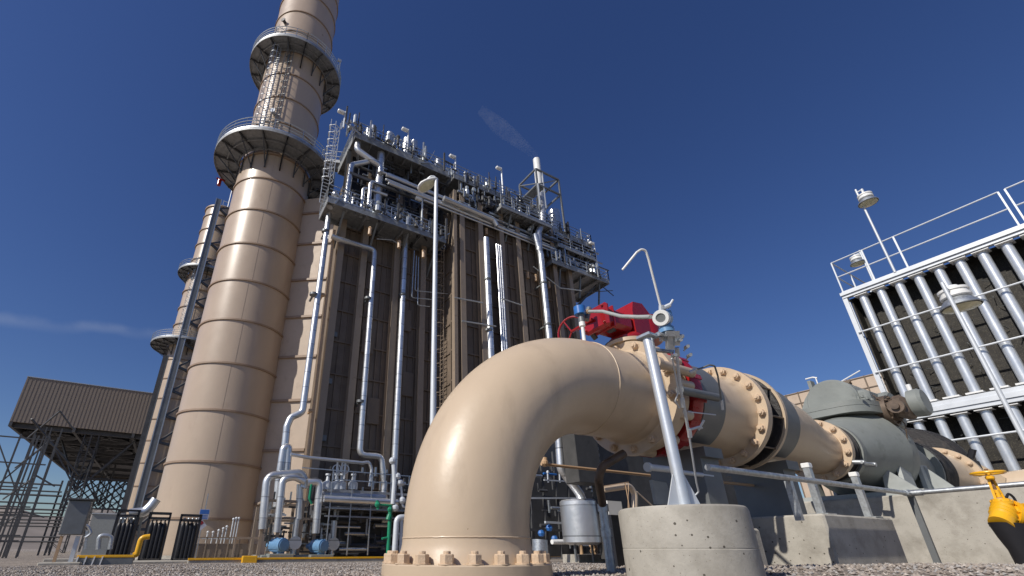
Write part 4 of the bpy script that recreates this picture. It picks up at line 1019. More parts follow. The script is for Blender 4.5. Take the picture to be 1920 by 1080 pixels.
        if 'r' in rail: segs.append(((x1_, y0), (x1_, y1)))
        if 'b' in rail: segs.append(((x0, y1), (x1_, y1)))
        for (ax, ay), (bx, by) in segs:
            L = math.hypot(bx-ax, by-ay); n = max(1, round(L/1.5))
            for h in (H*.36, H*.68, H): r.bar((ax, ay, z+h), (bx, by, z+h), .05)
            r.bar((ax, ay, z+.07), (bx, by, z+.07), .02, .12)
            for i in range(n+1): r.bar((ax+(bx-ax)*i/n, ay+(by-ay)*i/n, z), (ax+(bx-ax)*i/n, ay+(by-ay)*i/n, z+H), .06)
        if segs: part('railing', r, M['galv'], p)
        return p
    deck(5.05, 14.6, 25.7, 27.98, 23.2, .45, 'fl', Yw=YF)
    deck(6.5, 15.2, 26.0, 30.5, 30.75, .6, 'fl', knee=False, Yw=28)
    deck(15.3, 25.6, 25.6, 30.5, 30.35, .5, 'f', knee=False)
    deck(25.7, 31.6, 25.6, 30.5, 28.9, .5, 'fr', knee=False)
    deck(25.4, 32.8, 25.2, 29.5, 24.7, .4, 'fr', Yw=YG)
    deck(19.5, 25.3, 24.6, 26.1, 28.0, .3, 'f', joist=1, Yw=YG)
    deck(26.5, 31.5, 25.3, 29, 26.9, .3, 'fr', knee=False)
    # steel posts and beams of the upper frame
    fr = MB()
    for x in (6.6, 9.5, 12.5, 15.2): fr.hbeam((x, 27.6, 22.8), (x, 27.6, 30.2), .3, .3, (0, 1, 0), .03); 
    for x in (18, 21, 24, 27, 30.8): fr.hbeam((x, 26.6, 24.8 if x > 25 else 28.6), (x, 26.6, 30.0), .3, .3, (0, 1, 0), .03)
    for x in (9.5, 12.5, 18, 21): fr.bar((x, 27.5, 26.5), (x+2.4, 27.5, 30.2), .14)
    fr.bar((6.5, 26.3, 26.6), (26, 25.9, 26.3), .2, .25); fr.bar((6.6, 27.5, 24.4), (15, 27.5, 24.4), .15)
    for x in (26.4, 28.5, 30.5): fr.bar((x, 25.8, 24.8), (x, 25.8, 28.6), .14); 
    fr.bar((31.8, 26.0, 24.3), (28.3, 26.3, 20.5), .18); fr.bar((29.8, 28.6, 24.3), (28.2, 28.6, 22), .18); fr.bar((31.6, 25.6, 24.3), (33.6, 25.6, 23.4), .06); fr.bar((29.6, 25.6, 22.6), (33.6, 25.6, 24.0), .06)
    for i in range(8): fr.bar((17.0+i*1.1, 26.0, 29.7), (16.5+i*1.1, 25.4, 28.9), .12, .3)
    part('upper_frame', fr, M['dsteel'], t)
    # caged ladder at the left end
    for (p0, p1) in (((606, 352), (632, 240)),):
        a = oY(*p0, 26.6); b = oY(*p1, 26.6); l = MB()
        a = V(((a.x+b.x)/2-.05, 26.6, a.z)); a = V((a.x, 26.6, 23.2)); b = V((a.x, 26.6, b.z))
        for k in (-.25, .25): l.bar(a+V((k, 0, 0)), b+V((k, 0, 0)), .05)
        z = a.z
        while z < b.z: l.bar((a.x-.25, 26.6, z), (a.x+.25, 26.6, z), .03); z += .32
        z = a.z+2
        while z < b.z+.2: l.tube([(a.x-.3, 26.6, z), (a.x-.42, 26.2, z), (a.x, 25.9, z), (a.x+.42, 26.2, z), (a.x+.3, 26.6, z)], .035, 5, .15); z += .75
        for k in (-.36, 0, .36): l.bar((a.x+k, 26.0, a.z+2), (a.x+k, 26.0, b.z), .04)
        part('caged_ladder', l, M['galvp'], t)
    # ---- dense deck machinery: piping, valves, silencers
    rnd = random.Random(11)
    alu = MB(); gal = MB(); dark = MB(); cop = MB()
    for i in range(44):                                           # valves and nozzles on the first deck
        x = rnd.uniform(5.6, 14.2); y = rnd.uniform(26.2, 27.4); h = rnd.uniform(.5, 1.6)
        m = alu if rnd.random() < .6 else dark
        m.cyl((x, y, 23.2), (x, y, 23.2+h), rnd.uniform(.06, .16), n=10)
        if rnd.random() < .6: m.sphere((x, y, 23.2+h), rnd.uniform(.14, .3), 10)
    part('deck_valve', alu, M['alu'], t, kind='stuff')
    alu = MB()
    for i in range(70):                                           # safety valves and silencers on the top deck
        x = rnd.uniform(7, 14.8); y = rnd.uniform(26.6, 29); h = rnd.uniform(.5, 1.7); q = rnd.random()
        m = alu if q < .5 else (dark if q < .8 else gal)
        m.cyl((x, y, 30.75), (x, y, 30.75+h), rnd.uniform(.06, .2), n=10)
        m.cyl((x, y, 30.75+h*.6), (x, y, 30.75+h), rnd.uniform(.15, .34), n=12)
    for x, r, h in ((9.6, .32, 2.0), (11.2, .36, 2.2), (11.9, .28, 2.4), (8.1, .3, 1.9)): alu.cyl((x, 26.6, 30.8), (x, 26.6, 30.8+h), r, n=16); alu.cyl((x, 26.6, 30.8+h*.4), (x, 26.6, 30.8+h*.7), r*1.3, n=16)
    part('safety_valve', alu, M['alu'], t, kind='stuff'); part('small_fitting', gal, M['galvp'], t, kind='stuff')
    for i in range(230):                                          # small bore lines under and between the decks
        x = rnd.uniform(15.5, 32); zt_ = 24.9 if x > 25.5 else 26.8; z = rnd.uniform(zt_, 30.2 if x < 25.5 else 28.8); y = rnd.uniform(25.3, 26.0)
        m = (gal, dark, dark, alu)[i % 4] if i % 4 < 3 else gal; k = rnd.random()
        if k < .4: m.bar((x, y, z), (x+rnd.uniform(.5, 2.2), y, z), rnd.uniform(.06, .2))
        elif k < .8: m.bar((x, y, z), (x, y+rnd.uniform(-.1, .1), z+rnd.uniform(.4, 1.4)), rnd.uniform(.06, .18))
        else: m.sphere((x, y, z), rnd.uniform(.12, .28), 8)
    for i in range(170):
        x = rnd.uniform(6.6, 15.3); z = rnd.uniform(23, 30.2); y = rnd.uniform(26.6, 27.5); m = (dark, gal, dark)[i % 3]
        if rnd.random() < .5: m.bar((x, y, z), (min(15.4, x+rnd.uniform(.4, 2.4)), y, z), rnd.uniform(.05, .16))
        else: m.bar((x, y, z), (x, y, z+rnd.uniform(.4, 2)), rnd.uniform(.05, .16))
    bl = MB()                                                     # black boxes and sheets added as the shaded interior behind decks and racks
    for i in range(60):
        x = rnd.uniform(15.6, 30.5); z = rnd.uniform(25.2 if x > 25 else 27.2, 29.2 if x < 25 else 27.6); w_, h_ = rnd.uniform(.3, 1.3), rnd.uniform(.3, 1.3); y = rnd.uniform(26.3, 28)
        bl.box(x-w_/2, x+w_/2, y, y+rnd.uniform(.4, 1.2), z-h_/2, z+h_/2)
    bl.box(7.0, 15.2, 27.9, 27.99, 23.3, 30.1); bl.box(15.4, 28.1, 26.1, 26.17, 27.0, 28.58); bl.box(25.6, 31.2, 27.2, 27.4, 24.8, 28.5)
    part('interior_shade_fill', bl, M['black'], t, kind='stuff')
    for i in range(260):                                          # fittings that break up the deck edges
        x = rnd.uniform(5.3, 31.4); k = rnd.random()
        z = (23.2 if k < .5 else 30.75) if x < 15 else ((30.35 if k < .5 else 28.0) if x < 25.6 else (28.9 if k < .4 else 24.7))
        y = rnd.uniform(25.3, 26.5); m = (gal, dark, gal, dark)[i % 4]; q = rnd.random()
        if z in (28.0, 24.7): y -= .5
        if q < .5: m.bar((x, y, z+rnd.uniform(-.4, .2)), (x, y, z+rnd.uniform(.4, 1.7)), rnd.uniform(.05, .15))
        elif q < .75: m.cyl((x, y, z), (x, y, z+rnd.uniform(.3, .8)), rnd.uniform(.1, .22), n=8); m.sphere((x, y, z+.8), rnd.uniform(.08, .2), 8)
        else: m.bar((x, y, z+rnd.uniform(-.5, 1)), (x+rnd.uniform(.3, 1.4), y, z+rnd.uniform(-.5, 1)), rnd.uniform(.05, .12))
    part('small_bore_piping', dark, M['dsteel'], t, kind='stuff'); part('tubing', gal, M['galv'], t, kind='stuff')
    # cladded lines between the decks
    a2 = MB()
    a2.tube([(6.9, 26.5, 30.3), (6.9, 26.4, 29.3), (8.2, 26.2, 28.6), (8.9, 26.2, 28.4), (8.9, 26.2, 27.7)], .26, 16, .5)
    a2.tube([(7.9, 26.4, 28.6), (6.6, 26.4, 27.6), (6.5, 26.4, 23.8)], .2, 14, .4); a2.tube([(5.4, 26.5, 23.0), (5.6, 26.5, 23.8), (6.4, 26.5, 23.9), (6.8, 26.5, 23.2)], .24, 14, .4)
    a2.tube([(8.2, 26.3, 23), (8.2, 26.3, 26.6), (9.4, 26.3, 26.6)], .17, 12, .3); a2.tube([(7.7, 26.4, 23), (7.7, 26.4, 25.8), (9.6, 26.3, 25.8)], .14, 12, .3)
    parts('process_pipe', a2, M['alu'], t)
    a3 = MB()
    for y, z, r, x0, x1_ in ((25.7, 27.25, .13, 9.2, 26.3), (25.75, 26.85, .11, 9.2, 26.6), (25.65, 26.5, .15, 9.4, 27.0), (26.0, 27.7, .10, 9.0, 22), (25.6, 26.1, .08, 12.5, 28)):
        a3.cyl((x0, y, z), (x1_, y, z-.15), r, n=12)
    parts('rack_pipe', a3, M['alu'], t)
    part('downcomer', MB().cyl((8.95, 26.6, 23.3), (8.95, 26.6, 30.2), .33, n=20), M['alu'], t)
    part('silver_header', MB().tube(tr(25.3, (832, 372), (925, 412), (932, 424)), .24, 16, .3), M['alu'], t)
    # short wide silencer right of the vent stack
    c = oY(1042, 425, 27.5); part('silencer', MB().cyl((c.x, 27.5, 28.9), (c.x, 27.5, oY(1040, 398, 27.5).z), .72, .60, n=24), M['alu'], t)
    # catwalk to the stack
    cw = MB(); a = V((5.4, 31.6, 31.7)); b = V((8.4, 29.8, 31.0))
    cw.bar(a, b, 1.2, .3)
    for s in (-.6, .6):
        o = V((.5, .87, 0))*s
        for h in (.5, 1.1): cw.bar(a+o+V((0, 0, h)), b+o+V((0, 0, h)), .05)
        for q in range(4): p = a.lerp(b, q/3)+o; cw.bar(p, p+V((0, 0, 1.1)), .05)
    cw.bar((5.2, 31.7, 31.5), (8.4, 29.8, 30.7), .2)
    part('catwalk', cw, M['grate'], t)
    # hot spots: bronze valve bodies catching the sun
    for px, py in ((693, 440), (748, 465), (794, 483), (912, 440), (990, 522), (1005, 527), (1030, 540)):
        p = oY(px, py, 25.9); cop.cyl(p, p+V((0, 0, .5)), .13, n=10); cop.sphere(p+V((0, 0, .55)), .16, 8)
    parts('bronze_valve', cop, M['tan'], t, 2)
boiler()
def deck_lamps():
    first = None
    labs = ('leftmost deck lamp, above the caged ladder at the left end of the top deck', 'deck lamp among the silver valves on the left half of the top deck', 'deck lamp on the top deck directly above the street lamp head', 'rightmost top deck lamp, just left of the steaming vent', 'short deck lamp on the lower deck, beside the street lamp pole', 'deck lamp at the far right corner of the lower right deck')
    for i, ((px, py), z0, Y) in enumerate((((648, 210), 30.8, 26.2), ((766, 243), 30.8, 26.2), ((854, 293), 30.4, 25.8), ((940, 315), 30.4, 25.8), ((792, 372), 22.8, 25.8), ((1113, 455), 24.8, 25.4))):
        p = oY(px, py, Y)
        t = thing('deck_lamp', labs[i], 'lamp', (p.x, p.y, z0), 'lamp poles on the boiler decks')
        part('pole', MB().cyl((p.x, p.y, z0), (p.x, p.y, p.z), .075, n=8), M['galvp'], t)
        part('lamp_head', MB().cbox(p.x-.62, p.x-.06, p.y-.16, p.y+.16, p.z-.34, p.z-.08, .06), M['white'], t)
deck_lamps()
def vent():
    p = oY(1007, 300, 26.5); q = oY(1017, 415, 26.5)
    x, y = p.x-.1, 26.5
    t = thing('vent_stack', 'slim bright vent stack giving off a wisp of steam, inside a small steel frame', 'chimney', (x, y, 24.8))
    part('stack', MB().lathe((x, y, 31), (0, 0, 1), [(0, .36), (p.z-31, .36), (p.z-31, .28), (p.z-32, .28)], 24, caps=False), M['white'], t)
    part('lower_pipe', MB().cyl((x, y, 31.6), (x, y, 33.6), .45, n=20).tube([(x, y, 33), oY(1017, 400, 25.2), oY(1018, 416, 25.1), oY(1009, 436, 25.0), oY(1011, 470, 25.0)], .29, 18, .4), M['alu'], t)
    f = MB()
    for dx in (-1.5, 1.5):
        for dy in (-1.3, 1.3): f.bar((x+dx, y+dy, 29), (x+dx, y+dy, 35.2), .15)
    for z in (33.2, 35.2):
        for dy in (-1.3, 1.3): f.bar((x-1.5, y+dy, z), (x+1.5, y+dy, z), .16)
        for dx in (-1.5, 1.5): f.bar((x+dx, y-1.3, z), (x+dx, y+1.3, z), .16)
    for dy in (-1.3, 1.3): f.bar((x-1.5, y+dy, 33.2), (x+1.5, y+dy, 35.2), .09); f.bar((x-1.5, y+dy, 29.5), (x+1.5, y+dy, 33.2), .09)
    f.box(x-1.5, x-.5, y-1.3, y+1.3, 33.25, 33.3); f.bar((x-1.5, y-1.3, 33.3), (x-1.5, y+1.3, 35.1), .1)
    part('frame', f, M['steel'], t)
    part('guard_post', MB().bar((x-1.5, y-1.38, 30.5), (x-1.5, y-1.38, 33.2), .12).bar((x-.7, y-1.3, 30.5), (x-.7, y-1.3, 35.2), .12), M['galvp'], t)
vent()

def risers_front():
    G = 'silver riser pipes on the boiler front'
    def pipe(lab, pts, r, m='alu', n=18, bend=None, clamps=(), nm='riser_pipe', g=G):
        b = pts[-1]; t = thing(nm, lab, 'pipe', (b.x, b.y, 0 if b.z < 4 else b.z), g)
        part('pipe', MB().tube(pts, r, n, bend if bend is not None else r*2.2), M[m], t)
        if clamps:
            c = MB()
            for p in clamps: c.cyl(p-V((0, 0, .08)), p+V((0, 0, .08)), r+.06, n=14); c.bar(p+V((0, r, 0)), V((p.x, 28, p.z)), .12)
            parts('clamp', c, M['tan'] if m != 'alu' else M['steel'], t, 2)
        return t
    Y = 27.0
    pipe('leftmost thick silver riser pipe at the sunlit corner of the boiler house', tr(Y, (617, 400), (567, 773))+tr(Y, (545, 783), (538, 800), (530, 880), (524, 960)), .20, clamps=tr(Y, (610, 434), (588, 552)))
    pipe('thin tan riser pipe just right of the leftmost thick silver riser', tr(Y+.3, (627, 432), (577, 860)), .10, 'tan', clamps=tr(Y+.3, (605, 553), (583, 770)))
    pipe('silver riser pipe that steps to the right near its bottom, second from left', tr(26.9, (622, 443), (640, 450), (703, 468), (674, 853), (715, 856), (721, 910), (718, 940)), .19, clamps=tr(26.9, (690, 560), (676, 753)))
    pipe('bluish silver riser pipe between the stepped riser and the street lamp pole', tr(26.9, (762, 420), (738, 905)), .21, clamps=tr(26.9, (755, 553),))
    pipe('thick silver riser pipe right of the street lamp pole, ending behind the elbow', [oY(911, 447, 25.6), V((oY(911, 447, 25.6).x, 25.6, .6))], .27, clamps=tr(25.6, (914, 525), (916, 620)))
    a = oY(931, 458, 25.5)
    for k, lab in enumerate(('left pipe of the tight bundle of three thin silver pipes', 'middle pipe of the tight bundle of three thin silver pipes', 'right pipe of the tight bundle of three thin silver pipes')):
        pipe(lab, [V((a.x+k*.21, 25.5, a.z)), V((a.x+k*.21, 25.5, .5))], .09, n=10, g='bundle of three thin pipes')
    b = oY(1018, 440, 25.0); pipe('bright vent riser running down right of the pipe bundle to the silver vessel', [oY(1003, 440, 25.0), V((oY(1013, 470, 25.0).x, 25, 24.5)), V((oY(1016, 500, 25.0).x, 25, 22)), V((oY(1016, 500, 25.0).x, 25, oY(1050, 870, 25).z)), oY(1085, 915, 25), oY(1092, 950, 25)], .27, bend=.4,
         clamps=[V((oY(1016, 500, 25.0).x, 25, z)) for z in (12.5, 17.5, 21.5)])
    # thin instrument lines on the middle bays
    m = MB()
    for q in (((777, 470), (772, 558), (812, 562)), ((781, 480), (778, 545), (850, 552)), ((785, 482), (783, 572), (806, 575)), ((640, 445), (700, 470)), ((706, 448), (735, 450), (752, 460))): m.tube(tr(26.6, *q), .035, 6, .15)
    for q in (((941, 560), (980, 573)), ((852, 558), (905, 568)), ((866, 602), (930, 612)), ((1035, 640), (1075, 652)), ((1000, 500), (1050, 540), (1090, 545))): m.tube(tr(25.3, *q), .06, 6, .15)
    t = thing('instrument_tubing', 'thin bent instrument lines crossing the dark bays either side of the street lamp pole', 'tubing', (13, 26.6, 12)); parts('tube', m, M['galv'], t)
    # row of round bosses along the right of the lit wall
risers_front()
# ---------------------------------------------------------------- pump skids and piping at the foot of the boiler
def skid_left():
    Y = 24.5
    t = thing('pump_skid', 'beige framed pump skid with silver arched pipes, at the foot of the boiler corner', 'pump skid', (4.6, Y, 0))
    f = MB(); z0 = .25
    def pz(px, py, Y_=Y): return oY(px, py, Y_)
    xa, xb = pz(483, 1040).x, pz(585, 1040).x; zt = pz(490, 940).z
    for x in (xa, xa+.75, (xa+xb)/2+.55, xb):
        for y in (Y, Y+2.2): f.box(x-.07, x+.07, y-.07, y+.07, .3, zt if x > xa+.1 or y == Y else zt-.1)
    for y in (Y, Y+2.2):
        f.box(xa, xb, y-.06, y+.06, zt, zt+.12); f.box(xa, xb, y-.06, y+.06, 1.9, 2.0)
    f.box(xa-1.1, xa, Y-.05, Y+.05, 1.0, 1.1); f.box(xa-1.1, xa-1.02, Y-.05, Y+.05, .25, 1.0)
    for x in (xa, (xa+xb)/2, xb): f.box(x-.06, x+.06, Y+.06, Y+2.14, zt+.002, zt+.11)
    part('frame', f, M['column'], t)
    part('base', MB().cbox(xa+.1, xb+.9, Y-.35, Y+2.5, .03, .32, .03), M['pump'], t)
    m = MB()
    m.tube(tr(Y-.2, (492, 992), (501, 892), (566, 886), (573, 905), (570, 915)), .19, 16, .45)
    part('arched_pipe', m, M['alu'], t)
    m = MB(); m.tube(tr(Y-.5, (519, 998), (530, 898), (552, 894), (571, 903)), .17, 16, .4); part('arched_pipe', m, M['alu'], t)
    m = MB(); m.tube(tr(Y-.5, (592, 1000), (600, 902), (576, 905)), .19, 16, .35); part('arched_pipe', m, M['alu'], t)
    m = MB(); m.tube(tr(Y+1.2, (519, 950), (523, 900), (532, 840), (541, 838), (536, 900)), .2, 14, .2); m.cyl(pz(563, 908), pz(560, 975), .17, n=14); part('drop_pipe', m, M['alu'], t)
    rnd = random.Random(21); g = MB(); d = MB(); a = MB()
    for i in range(130):
        x = rnd.uniform(xa+.1, xb+.8); z = rnd.uniform(.4, 3.0); y = rnd.uniform(Y+.1, Y+1.8); m = (g, d, d, a)[i % 4]
        if rnd.random() < .5: m.bar((x, y, z), (min(xb+.9, x+rnd.uniform(.2, 1)), y, z), rnd.uniform(.04, .12))
        else: m.bar((x, y, z), (x, y, z+rnd.uniform(.2, .9)), rnd.uniform(.04, .12))
    part('small_piping', g, M['galv'], t, kind='stuff'); part('valve_cluster', d, M['dsteel'], t, kind='stuff'); part('clad_stub', a, M['alu'], t, kind='stuff')
    for px, py, lab in ((531, 1022, None), (606, 1024, None)):
        c = pz(px, py, Y-.6); q = MB().cyl(c+V((-.3, .6, 0)), c+V((0, -.1, 0)), .30, n=24).cyl(c+V((0, -.1, 0)), c+V((.02, -.16, 0)), .24, n=20).cyl(c+V((-.5, 1, 0)), c+V((-.3, .6, 0)), .12, n=12).box(c.x-.2, c.x+.1, c.y, c.y+.4, c.z-.36, c.z-.2)
        for k in range(14):
            an = 2*PI*k/14; q.bar(c+V((-.28, .55, 0))+V((math.cos(an)*.3, 0, math.sin(an)*.3)), c+V((-.02, -.05, 0))+V((math.cos(an)*.3, 0, math.sin(an)*.3)), .03, .05)
        mt = thing('electric_motor', 'round light blue motor at the foot of the '+('left silver arch' if px == 531 else 'right silver arch'), 'motor', (c.x, c.y, .3), 'blue motors on the skids')
        part('motor_body', q, M['lblue'], mt); part('base_frame', MB().cbox(c.x-.6, c.x+.5, c.y-.2, c.y+.9, .03, c.z-.37, .02), M['pump'], mt)
        part('flange', MB().cyl(c+V((.62, .5, .1)), c+V((.62, .35, .1)), .30, n=20).cyl(c+V((.62, .6, -.4)), c+V((.62, .6, 1.2)), .16, n=12), M['alu'], mt)
skid_left()
def skid_mid():
    Y = 24.0; z1 = oY(650, 920, Y).z
    t = thing('condensate_skid', 'dark equipment skid with a level silver drum and small valves on top', 'equipment skid', (8.2, Y, 0))
    xa, xb = oY(608, 1030, Y).x, oY(765, 1030, Y).x+2.0
    part('drum', MB().lathe((oY(603, 917, Y).x, Y+.6, z1-.3), (1, 0, 0), [(0, 0), (.1, .3), (.25, .42), (3.6, .42), (3.75, .3), (3.85, 0)], 28), M['alu'], t)
    part('upper_deck', MB().box(xa-.2, xb, Y-.1, Y+1.9, z1-.9, z1-.82).box(xa-.2, xb, Y-.15, Y-.1, z1-.1, z1+.02).box(xa-.2, xb, Y-.14, Y-.1, 2.05, 2.12), M['grate'], t)
    r = MB(); zt = z1+.95
    for x in [xa+i*(xb-xa)/6 for i in range(7)]: r.bar((x, Y-.2, .3), (x, Y-.2, zt), .05)
    for z in (zt, zt-.45, z1-.9): r.bar((xa-1.6 if z == zt else xa, Y-.2, z), (xb, Y-.2, z), .045)
    part('railing', r, M['galv'], t)
    parts('header_pipe', MB().tube(tr(Y-.1, (545, 852), (580, 858), (680, 868), (692, 866), (697, 880), (693, 912)), .09, 12, .2).cyl(oY(607, 935, Y-.3), oY(745, 942, Y-.3), .16, n=14), M['alu'], t)
    v = MB()
    for px in (614, 631, 640, 662): p = oY(px, 905, Y+.3); v.lathe(p-V((0, 0, .35)), (0, 0, 1), [(0, .26), (.35, .26), (.45, .1), (.7, .07), (.72, .14), (.8, .14)], 16)
    for px in (630, 645): p = oY(px, 898, Y); v.cyl(p, p+V((0, 0, .9)), .05, n=8); ring = [p+V((.22*math.cos(a*PI/8), 0, .5+.22*math.sin(a*PI/8))) for a in range(16)]; v.tube(ring, .03, 6, close=True)
    part('control_valve', v, M['galvp'], t)
    rnd = random.Random(31); g = MB(); d = MB()
    for i in range(110):
        x = rnd.uniform(xa, xb+1); z = rnd.uniform(.3, z1-.9); y = rnd.uniform(Y+.1, Y+1.8); m = (g, d, d)[i % 3]
        if rnd.random() < .6: m.cyl((x, y, z), (x+rnd.uniform(.3, 1.8), y, z), rnd.uniform(.03, .12), n=8)
        else: m.bar((x, y, z), (x, y, z+rnd.uniform(.2, 1)), rnd.uniform(.04, .12))
    for i in range(60):
        x = rnd.uniform(xa, xb+2); z = rnd.uniform(z1-.2, z1+1.1); y = rnd.uniform(Y+.1, Y+1.5); m = (d, g)[i % 2]; m.bar((x, y, z), (x, y, z+rnd.uniform(.1, .5)), rnd.uniform(.04, .1))
    d.box(xa, xb+1, Y+1.9, Y+1.95, .2, z1)
    part('small_piping', g, M['galv'], t, kind='stuff'); part('valve_cluster', d, M['dsteel'], t, kind='stuff')
    s = thing('steel_pipe_frame', 'grey steel goal shaped pipe frame just left of the big elbow flange', 'pipe support', (oY(742, 1045, 16).x, 16, .1))
    part('frame', MB().tube(tr(16, (739, 1050), (744, 970), (770, 970)), .10, 12, .2).bar(oY(750, 1050, 16), oY(753, 975, 16), .08).bar(oY(745, 1000, 16), oY(760, 1002, 16), .05), M['galvp'], s)
    gp = thing('green_pipe', 'bright green upright pipe with green valves, left of the steel pipe frame', 'pipe', (oY(728, 1045, 20).x, 20, .1))
    parts('pipe', MB().tube(tr(20, (727, 1048), (732, 950)), .085, 12).tube(tr(20, (734, 948), (705, 946)), .05, 8).tube(tr(20, (728, 1008), (716, 1010)), .05, 8).tube(tr(20, (584, 908), (580, 935), (585, 945)), .05, 8), M['green'], gp)
    parts('valve', MB().sphere(oY(708, 946, 20), .14, 8).sphere(oY(731, 955, 20), .13, 8).cyl(oY(728, 975, 20), oY(731, 965, 20), .13, n=10).cyl(oY(707, 938, 20), oY(709, 955, 20), .07, n=8), M['green'], gp)
    u = thing('upright_instrument_pipe', 'upright silver pipe with round fittings left of the elbow, above the green pipe', 'pipe', (oY(745, 900, 20).x, 20, 2.5))
    m = MB().tube(tr(20, (738, 862), (740, 900), (737, 945)), .11, 10)
    for q in ((736, 864), (745, 893), (750, 905), (741, 952), (754, 938)): m.sphere(oY(*q, 20), .17, 10)
    m.tube(tr(20, (760, 905), (752, 910), (755, 950), (765, 952)), .05, 6, .1)
    part('pipe', m, M['galvp'], u)
skid_mid()
def window_stuff():                       # what shows through the arch under the elbow
    Y = 15
    t = thing('silver_vessel', 'upright silver clad vessel seen through the arch of the big elbow', 'vessel', (oY(1095, 1000, 12).x, 12, .4))
    a, b = oY(1094, 1022, 12), oY(1094, 942, 12); r = (oY(1120, 985, 12)-oY(1068, 985, 12)).length/2
    part('shell', MB().lathe((a.x, 12, a.z), (0, 0, 1), [(0, r*.7), (.08, r), (b.z-a.z, r), (b.z-a.z+.06, r*.9), (b.z-a.z+.08, 0)], 36), M['alu'], t)
    part('leg', MB().bar((a.x-r*.6, 12, .2), (a.x-r*.6, 12, a.z+.1), .06).bar((a.x+r*.6, 12, .2), (a.x+r*.6, 12, a.z+.1), .06).bar((a.x-r*.8, 12.1, a.z+.2), (a.x-r*.8, 12.1, b.z), .05), M['steel'], t)
    part('inlet_pipe', MB().tube([oY(1048, 820, 12), oY(1052, 880, 12), oY(1086, 925, 12), V((oY(1092, 930, 12).x, 12, b.z))], .15, 16, .25), M['alu'], t)
    s = thing('dark_equipment_frame', 'dark crowded frame of small pipes behind the silver vessel, under the arch of the elbow', 'equipment frame', (oY(1030, 1040, Y).x, Y, .2))
    rnd = random.Random(41); g = MB(); d = MB(); al = MB(); bl = MB()
    x0, x1 = oY(990, 1000, Y).x, oY(1185, 1000, Y).x
    d.box(x0-1, x1+1.5, Y+1.2, Y+1.3, .3, 5.2)
    for i in range(9): d.bar((x0+i*(x1-x0)/8, Y+.6, .2), (x0+i*(x1-x0)/8, Y+.6, 4.6), .1)
    for z in (1.3, 2.6, 3.6): d.bar((x0-1, Y+.5, z), (x1+1, Y+.5, z), .1)
    for i in range(90):
        x = rnd.uniform(x0, x1); z = rnd.uniform(.4, 4); y = rnd.uniform(Y-.3, Y+.9); m = (g, d, d, bl if i % 12 == 3 else d)[i % 4]
        if rnd.random() < .5: m.cyl((x, y, z), (x+rnd.uniform(.2, 1), y, z), rnd.uniform(.02, .07), n=8)
        else: m.bar((x, y, z), (x, y, z+rnd.uniform(.1, .5)), rnd.uniform(.02, .08))
    for q in ((1030, 990), (1015, 1000), (1040, 1010)): bl.sphere(oY(*q, Y-.3), .14, 8)
    part('frame', d, M['dsteel'], s); part('tubing', g, M['galv'], s, kind='stuff'); parts('blue_valve', bl, M['blue'], s)
    part('railing', MB().bar(oY(985, 934, Y-.4), oY(1080, 934, Y-.4), .06).bar(oY(1066, 934, Y-.4), oY(1063, 990, Y-.4), .06).bar(oY(1022, 979, Y-.4), oY(1060, 981, Y-.4), .08), M['galvp'], s)
    m = MB()
    for px, h in ((1028, 20), (1050, 25), (1070, 30), (1090, 24), (1103, 28), (1118, 34)): m.bar(oY(px, 905, Y-.5), oY(px-1, 905-h, Y-.5), .05); m.sphere(oY(px-1, 905-h, Y-.5), .07, 6)
    m.bar(oY(1020, 900, Y-.5), oY(1125, 906, Y-.5), .05); m.cyl(oY(1073, 880, Y-.5), oY(1068, 832, Y-.5), .03, n=6).sphere(oY(1068, 834, Y-.5), .12, 8)
    part('upright_valve', m, M['galvp'], s)
    p = thing('low_white_pipe', 'low white and tan piping near the ground right of the elbow base', 'pipe', (oY(1060, 1040, 13).x, 13, .2))
    part('pipe', MB().tube(tr(13, (1035, 1016), (1075, 1016)), .08, 12), M['white'], p)
    part('tan_branch', MB().tube(tr(13, (1072, 1016), (1088, 1017), (1091, 1045)), .07, 12, .1).tube(tr(13, (1110, 1020), (1116, 1030), (1112, 1036)), .13, 12, .1), M['tan'], p)
    part('curb', MB().box(oY(1070, 1045, 13).x, oY(1150, 1045, 13).x, 12.6, 13.4, .1, .42), M['concrete'], p)
    q = thing('tan_bent_pipe', 'pale tan pipe bending down behind the left rim of the round pier', 'pipe', (oY(1190, 950, 9).x, 9, 1))
    part('pipe', MB().tube(tr(9, (1130, 918), (1180, 911), (1190, 925), (1190, 975)), .085, 16, .2).tube(tr(9, (1194, 922), (1225, 950)), .02, 8), M['beige'], q)
    part('support_wire', MB().tube(tr(8.9, (1130, 912), (1178, 904), (1178, 960)), .012, 6, 0).tube(tr(8.9, (1172, 906), (1182, 960)), .012, 6, 0), M['tan'], q)
    b = thing('blue_drum', 'small pale blue grey tank on the gravel, just right of the elbow flange', 'tank', (oY(1013, 1040, 11).x, 11, .2))
    part('shell', MB().cyl((oY(1012, 1040, 11).x, 11, .2), oY(1012, 1012, 11), .22, n=20), M['galv'], b)
    w_ = thing('grey_steel_box', 'big dark grey steel support box behind the arch, under the horizontal pipe', 'steel support', (oY(1100, 850, 11).x, 11, 1.0))
    x0 = oY(1079, 840, 11).x; x1 = oY(1122, 840, 11).x
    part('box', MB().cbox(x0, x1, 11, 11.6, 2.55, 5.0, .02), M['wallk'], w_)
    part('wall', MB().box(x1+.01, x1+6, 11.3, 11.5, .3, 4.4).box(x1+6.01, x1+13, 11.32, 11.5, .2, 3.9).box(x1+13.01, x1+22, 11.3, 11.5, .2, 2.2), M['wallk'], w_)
    bb = MB()
    for i in range(10): bb.box(x1+.15, x1+.25, 11.22, 11.297, 2.2+i*.22, 2.3+i*.22)
    parts('stiffener', bb, M['steel'], w_)
window_stuff()

